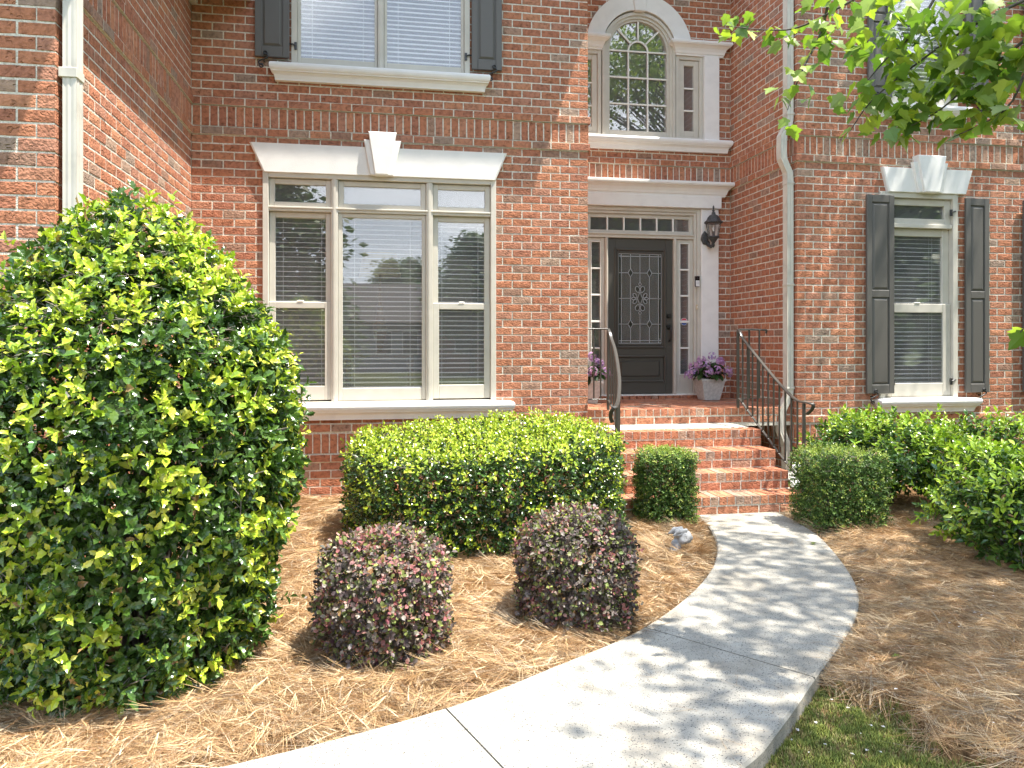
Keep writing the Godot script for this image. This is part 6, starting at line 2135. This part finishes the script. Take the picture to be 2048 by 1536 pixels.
	var gt := [Color(0.17, 0.21, 0.05), Color(0.24, 0.26, 0.06), Color(0.12, 0.16, 0.04), Color(0.34, 0.31, 0.13), Color(0.28, 0.21, 0.10)]
	var patch := FastNoiseLite.new()
	patch.seed = 6
	patch.frequency = 3.0
	var tries := 0
	while gs.size() < 22000 and tries < 120000:
		tries += 1
		var x := r.randf_range(0.6, 2.55); var d := r.randf_range(1.95, 3.26)
		if not grassy(x, d): continue
		var v := patch.get_noise_2d(x * 2, d * 2)
		if v < -0.32 and r.randf() < 0.7: continue
		gs.append([Transform3D(Basis(Vector3.UP, r.randf() * TAU) * Basis(Vector3.RIGHT, r.randf_range(-0.4, 0.4)) * Basis.from_scale(Vector3(1, r.randf_range(0.8, 1.7), 1) * r.randf_range(0.011, 0.027)), P(x, bed_y(x, d) - 0.001, d)), gt[r.randi_range(0, 4 if v < 0.1 else 2)] * r.randf_range(0.8, 1.25)])
	var G := scatter(self, "grass", blade.commit(), gs, M.grass_blade)
	tag(G, "thin mossy green grass at the edge of the walk", "grass", "", "stuff")
	# fallen white petals
	var pet := newst()
	quad(pet, Vector3(-0.5, 0, 0), Vector3(0, 0.12, -0.35), Vector3(0.5, 0, 0), Vector3(0, 0.1, 0.35), Vector3.UP)
	var ps := []
	for k in 90:
		var x := r.randf_range(1.1, 2.2); var d := r.randf_range(2.2, 3.2)
		if k > 55: x = r.randf_range(2.0, 3.6); d = r.randf_range(2.6, 5.0)
		if Geometry2D.is_point_in_polygon(Vector2(x, d), walk_poly): continue
		ps.append([Transform3D(Basis(Vector3.UP, r.randf() * TAU) * Basis.from_scale(Vector3.ONE * r.randf_range(0.010, 0.022)), P(x, bed_y(x, d) + (0.02 if grassy(x, d) else 0.045), d)), Color(0.75, 0.73, 0.70)])
	var Pt := scatter(self, "fallen_petals", pet.commit(), ps, M.petal)
	tag(Pt, "small white petals fallen on the grass and straw", "petals", "", "stuff")
	# a few fresh maple leaves dropped on the straw and the walk
	var words := ["fresh green maple leaf lying on the straw nearest the grass", "green maple leaf lying on the straw farther from the grass", "green leaf lying at the walk's edge near the larger boxwood"]
	var spots := [[2.15, 3.05], [2.45, 3.25], [3.28, 5.35]]
	for i in 3:
		var x: float = spots[i][0]; var d: float = spots[i][1]
		var lf := put(self, "fallen_leaf", maple_mesh(Color(0.24, 0.33, 0.05)), M.leaf_maple, P(x, maxf(bed_y(x, d) + 0.045, 0.022 if i == 2 else -1.0), d), Basis(Vector3(0, 1, 0), 1.3 * i) * Basis(Vector3.RIGHT, -PI / 2 + 0.15) * Basis.from_scale(Vector3.ONE * 0.05))
		tag(lf, words[i], "leaf", "fallen maple leaves")

func scatter(parent: Node, called: String, mesh: Mesh, list: Array, m: Material) -> MultiMeshInstance3D:
	var mm := MultiMesh.new()
	mm.transform_format = MultiMesh.TRANSFORM_3D
	mm.use_colors = true
	mm.mesh = mesh
	mm.instance_count = list.size()
	for i in list.size():
		mm.set_instance_transform(i, list[i][0])
		mm.set_instance_color(i, list[i][1])
	var o := MultiMeshInstance3D.new()
	o.name = called
	o.multimesh = mm
	o.material_override = m
	parent.add_child(o, true)
	return o

# ---------------------------------------------------------------- stone rabbit
func capsule(p: Vector3, a: Vector3, b: Vector3, ra: float, rb: float) -> float:
	var t := clampf((p - a).dot(b - a) / (b - a).length_squared(), 0, 1)
	return p.distance_to(a.lerp(b, t)) - lerpf(ra, rb, t)

func smin(a: float, b: float, k: float) -> float:
	var h := clampf(0.5 + 0.5 * (b - a) / k, 0, 1)
	return lerpf(b, a, h) - k * h * (1 - h)

func rabbit() -> void:
	var at := P(2.13, 0.02, 5.24)
	var f := func(p: Vector3) -> float:
		# body, haunch, chest
		var v := capsule(p, Vector3(-0.005, -0.05, 0), Vector3(0.0, 0.07, 0.0), 0.050, 0.036)
		v = smin(v, capsule(p, Vector3(-0.02, -0.05, 0.0), Vector3(-0.012, 0.0, 0.0), 0.052, 0.042), 0.02)
		# skull, cheeks, muzzle, chin
		v = smin(v, capsule(p, Vector3(0.045, 0.128, 0.0), Vector3(0.072, 0.122, 0.0), 0.050, 0.046), 0.014)
		for s in [-1.0, 1.0]:
			v = smin(v, capsule(p, Vector3(0.030, 0.100, 0.026 * s), Vector3(0.070, 0.100, 0.022 * s), 0.030, 0.024), 0.012)
		v = smin(v, capsule(p, Vector3(0.090, 0.118, 0.0), Vector3(0.112, 0.106, 0.0), 0.030, 0.022), 0.014)
		v = smin(v, capsule(p, Vector3(0.080, 0.084, 0.0), Vector3(0.106, 0.083, 0.0), 0.020, 0.015), 0.004)
		# mouth slit
		v = maxf(v, -capsule(p, Vector3(0.074, 0.093, 0.040), Vector3(0.135, 0.094, 0.012), 0.0055, 0.0045))
		v = maxf(v, -capsule(p, Vector3(0.074, 0.093, -0.040), Vector3(0.135, 0.094, -0.012), 0.0055, 0.0045))
		for s in [-1.0, 1.0]:
			# ears laid back along the skull, hollowed on their outer face
			var q := (p - Vector3(0, 0, 0.034 * s)) * Vector3(1, 1, 1.9)
			var ear := capsule(q, Vector3(0.062, 0.172, 0), Vector3(0.005, 0.158, 0), 0.014, 0.026)
			ear = smin(ear, capsule(q, Vector3(0.005, 0.158, 0), Vector3(-0.046, 0.140, 0), 0.024, 0.004), 0.008)
			ear = maxf(ear, -capsule((p - Vector3(0, 0, 0.052 * s)), Vector3(0.045, 0.162, 0), Vector3(-0.022, 0.146, 0), 0.006, 0.012))
			v = smin(v, ear, 0.007)
			# almond eye in a shallow socket
			v = maxf(v, -capsule(p, Vector3(0.050, 0.142, 0.053 * s), Vector3(0.058, 0.112, 0.053 * s), 0.009, 0.006))
			v = smin(v, capsule(p, Vector3(0.053, 0.136, 0.042 * s), Vector3(0.057, 0.120, 0.042 * s), 0.0075, 0.006), 0.002)
		return v
	var m := put(self, "rabbit_statue", nets(f, Vector3(-0.10, -0.11, -0.085), Vector3(0.15, 0.21, 0.085), 0.0042), M.stone_grey, at, Basis(Vector3.UP, 0.12))
	tag(m, "small grey stone rabbit with laid-back ears sitting in the straw by the walk", "statue")

func nets(f: Callable, lo: Vector3, hi: Vector3, s: float) -> ArrayMesh:
	var n := Vector3i(((hi - lo) / s).ceil())
	var val := PackedFloat32Array()
	val.resize((n.x + 1) * (n.y + 1) * (n.z + 1))
	var id := func(x: int, y: int, z: int) -> int: return (z * (n.y + 1) + y) * (n.x + 1) + x
	for z in n.z + 1:
		for y in n.y + 1:
			for x in n.x + 1:
				val[(z * (n.y + 1) + y) * (n.x + 1) + x] = f.call(lo + Vector3(x, y, z) * s)
	var vert := {}
	for z in n.z:
		for y in n.y:
			for x in n.x:
				var sum := Vector3.ZERO
				var cnt := 0
				var c := []
				for k in 8: c.append(val[id.call(x + (k & 1), y + ((k >> 1) & 1), z + (k >> 2))])
				for e in [[0, 1], [2, 3], [4, 5], [6, 7], [0, 2], [1, 3], [4, 6], [5, 7], [0, 4], [1, 5], [2, 6], [3, 7]]:
					var a: float = c[e[0]]; var b: float = c[e[1]]
					if (a < 0) != (b < 0):
						var t := a / (a - b)
						var pa := Vector3(e[0] & 1, (e[0] >> 1) & 1, e[0] >> 2); var pb := Vector3(e[1] & 1, (e[1] >> 1) & 1, e[1] >> 2)
						sum += pa.lerp(pb, t); cnt += 1
				if cnt: vert[Vector3i(x, y, z)] = lo + (Vector3(x, y, z) + sum / cnt) * s
	var st := newst()
	var ax := [Vector3i(1, 0, 0), Vector3i(0, 1, 0), Vector3i(0, 0, 1)]
	for key in vert:
		for a in 3:
			var u: Vector3i = ax[(a + 1) % 3]; var w: Vector3i = ax[(a + 2) % 3]
			var k: Vector3i = key
			var v0 := val[id.call(k.x, k.y, k.z)]
			var k1: Vector3i = k + ax[a]
			var v1 := val[id.call(k1.x, k1.y, k1.z)]
			if (v0 < 0) == (v1 < 0): continue
			if not (vert.has(k - u) and vert.has(k - w) and vert.has(k - u - w)): continue
			var q := [vert[k], vert[k - u], vert[k - u - w], vert[k - w]]
			var out := Vector3(ax[a]) * (1.0 if v0 < 0 else -1.0)
			var fn: Vector3 = (q[1] - q[0]).cross(q[2] - q[0])
			var order := [0, 2, 1, 0, 3, 2] if fn.dot(out) > 0 else [0, 1, 2, 0, 2, 3]
			for o in order:
				var p: Vector3 = q[o]
				var e2 := 0.003
				var g := Vector3(f.call(p + Vector3(e2, 0, 0)) - f.call(p - Vector3(e2, 0, 0)), f.call(p + Vector3(0, e2, 0)) - f.call(p - Vector3(0, e2, 0)), f.call(p + Vector3(0, 0, e2)) - f.call(p - Vector3(0, 0, e2)))
				st.set_normal(g.normalized())
				st.add_vertex(p)
	return st.commit()

# ---------------------------------------------------------------- what the windows mirror: street, trees and a house opposite
func beyond_the_frame() -> void:
	var r := RandomNumberGenerator.new()
	r.seed = 91
	var road := boxp(self, "street", -60, 60, -0.126, -0.121, -15.5, -9.0, M.asphalt, 0.0)
	tag(road, "", "", "", "structure")
	var clump := newst()
	for k in 26:
		var p := Vector3(r.randfn(0, 0.45), r.randfn(0, 0.4), r.randfn(0, 0.45))
		var n := (Vector3.UP + Vector3(r.randf_range(-1, 1), r.randf_range(-0.5, 0.5), r.randf_range(-1, 1))).normalized()
		var u := n.cross(Vector3(0.2, 0.3, 0.9)).normalized().rotated(n, r.randf() * TAU) * r.randf_range(0.10, 0.2)
		var w := n.cross(u) * 0.6
		quad(clump, p - u, p + w, p + u, p - w, n)
	var cm := clump.commit()
	var spots := [[-3.9, -12.0, 1.0], [5.0, -25.0, 0.85], [1.0, -47.0, 0.95], [2.9, -50.0, 1.0], [-9.0, -20.0, 1.2], [8.5, -30.0, 1.1], [13.0, 0.8, 1.0], [17.5, -4.0, 1.15], [12.5, -6.5, 1.0], [22.0, -9.0, 1.3], [-13.0, -26.0, 1.2], [8.6, -5.2, 0.95], [11.0, -12.0, 1.2]]
	var first: Node3D
	for i in spots.size():
		var q = spots[i]
		var T: Node3D
		if i == 0:
			T = thing("street_tree", Vector3.ZERO, "leafy tree standing in the lawn across from the house", "tree", "trees mirrored in the windows")
			first = T
			var st := newst()
			tube(st, smooth_line([Vector3.ZERO, Vector3(0.1, 2.0, 0), Vector3(0, 4.2, 0.1), Vector3(0.1, 7.0, 0)], 3), [0.20, 0.19, 0.18, 0.16, 0.15, 0.13, 0.11, 0.09, 0.06, 0.04], 8)
			commit(T, "trunk", st, M.bark)
			var list := []
			for k in 420:
				var a := r.randf() * TAU; var rad := sqrt(r.randf()) ; var y := r.randf()
				var wd := 2.6 * sin(PI * pow(clampf(y * 0.92 + 0.06, 0, 1), 0.8))
				list.append([Transform3D(Basis(Vector3.UP, r.randf() * TAU) * Basis.from_scale(Vector3.ONE * r.randf_range(0.7, 1.2)), Vector3(cos(a) * rad * wd, 2.4 + y * 6.2, sin(a) * rad * wd)), Color(0.06, 0.11, 0.025) * r.randf_range(0.7, 1.5)])
			var c := scatter(T, "crown", cm, list, M.leaf_soft)
			c.set_meta("kind", "stuff")
		else:
			T = first.duplicate()
			T.name = numbered("street_tree")
			add_child(T)
		T.position = P(q[0], -0.13, q[1])
		T.rotation.y = i * 1.7
		T.scale = Vector3.ONE * q[2]
	var bushes := [[-7.5, -17.0], [-5.0, -19.0], [-2.6, -21.5], [7.6, -24.0], [10.0, -21.0], [12.5, -24.0], [11.2, 2.6], [12.6, -0.4], [14.4, -3.6], [10.6, 5.2], [16.5, -7.0], [-10.5, -15.0]]
	var bush: Node3D
	for i in bushes.size():
		var B: Node3D
		if i == 0:
			B = thing("screen_shrub", Vector3.ZERO, "tall bushy evergreen shrub in the garden opposite", "shrub", "shrubs mirrored in the windows")
			bush = B
			var st := newst()
			tube(st, [Vector3.ZERO, Vector3(0.05, 1.2, 0), Vector3(0, 3.0, 0)], [0.09, 0.07, 0.03], 6)
			commit(B, "trunk", st, M.bark)
			var list := []
			for k in 170:
				var a := r.randf() * TAU
				var y := r.randf()
				var wd := 1.35 * sin(PI * pow(clampf(y * 0.85 + 0.14, 0, 1), 0.9))
				var rad := sqrt(r.randf())
				list.append([Transform3D(Basis(Vector3.UP, r.randf() * TAU) * Basis.from_scale(Vector3.ONE * r.randf_range(0.6, 1.0)), Vector3(cos(a) * rad * wd, 0.3 + y * 3.4, sin(a) * rad * wd)), Color(0.07, 0.12, 0.025) * r.randf_range(0.6, 1.6)])
			scatter(B, "crown", cm, list, M.leaf_soft).set_meta("kind", "stuff")
		else:
			B = bush.duplicate()
			B.name = numbered("screen_shrub")
			add_child(B)
		B.position = P(bushes[i][0], -0.13, bushes[i][1])
		B.rotation.y = i * 2.1
		B.scale = Vector3.ONE * (1.0 + 0.12 * (i % 4))
	# house across the street
	var h := thing("neighbour_house", P(3.0, -0.13, -32), "grey house with a front gable across the street, mirrored in the large window", "house")
	boxp(h, "wall", -3.0, 9.5, -0.13, 3.0, -40.0, -32.0, M.siding, 0.0)
	var st2 := newst()
	for s in [0.0, 1.0]:
		quad(st2, P(-3.5, 2.9, -31.4), P(10.0, 2.9, -31.4), P(10.0, 5.6, -36.0), P(-3.5, 5.6, -36.0), Vector3(0, 1, 1))
		quad(st2, P(-3.5, 2.9, -40.6), P(10.0, 2.9, -40.6), P(10.0, 5.6, -36.0), P(-3.5, 5.6, -36.0), Vector3(0, 1, -1))
		break
	commit(h, "roof", st2, M.shingle)
	var st3 := newst()
	plate(st3, [Vector2(3.2, -0.13), Vector2(7.2, -0.13), Vector2(7.2, 3.0), Vector2(5.2, 6.2), Vector2(3.2, 3.0)], -30.6, -32.0, 0.01)
	commit(h, "gable_wall", st3, M.far_brick)
	var st4 := newst()
	for s in [-1.0, 1.0]:
		quad(st4, P(5.2, 6.45, -30.2), P(5.2 + 2.4 * s, 2.65, -30.2), P(5.2 + 2.4 * s, 2.65, -36.0), P(5.2, 6.45, -36.0), Vector3(s, 1, 0))
	commit(h, "gable_roof", st4, M.shingle)
	for x in [-1.8, 0.4, 2.0, 8.2]:
		var wn := boxp(h, "window", x - 0.5, x + 0.5, 0.9, 2.4, -31.97, -32.02, M.trim_white, 0.0)
		boxp(wn, "pane", x - 0.43, x + 0.43, 0.97, 2.33, -31.95, -31.965, M.black_metal, 0.0)
	var gw := boxp(h, "window", 4.6, 5.8, 1.0, 2.6, -30.56, -30.62, M.trim_white, 0.0)
	boxp(gw, "pane", 4.68, 5.72, 1.08, 2.52, -30.53, -30.555, M.black_metal, 0.0)
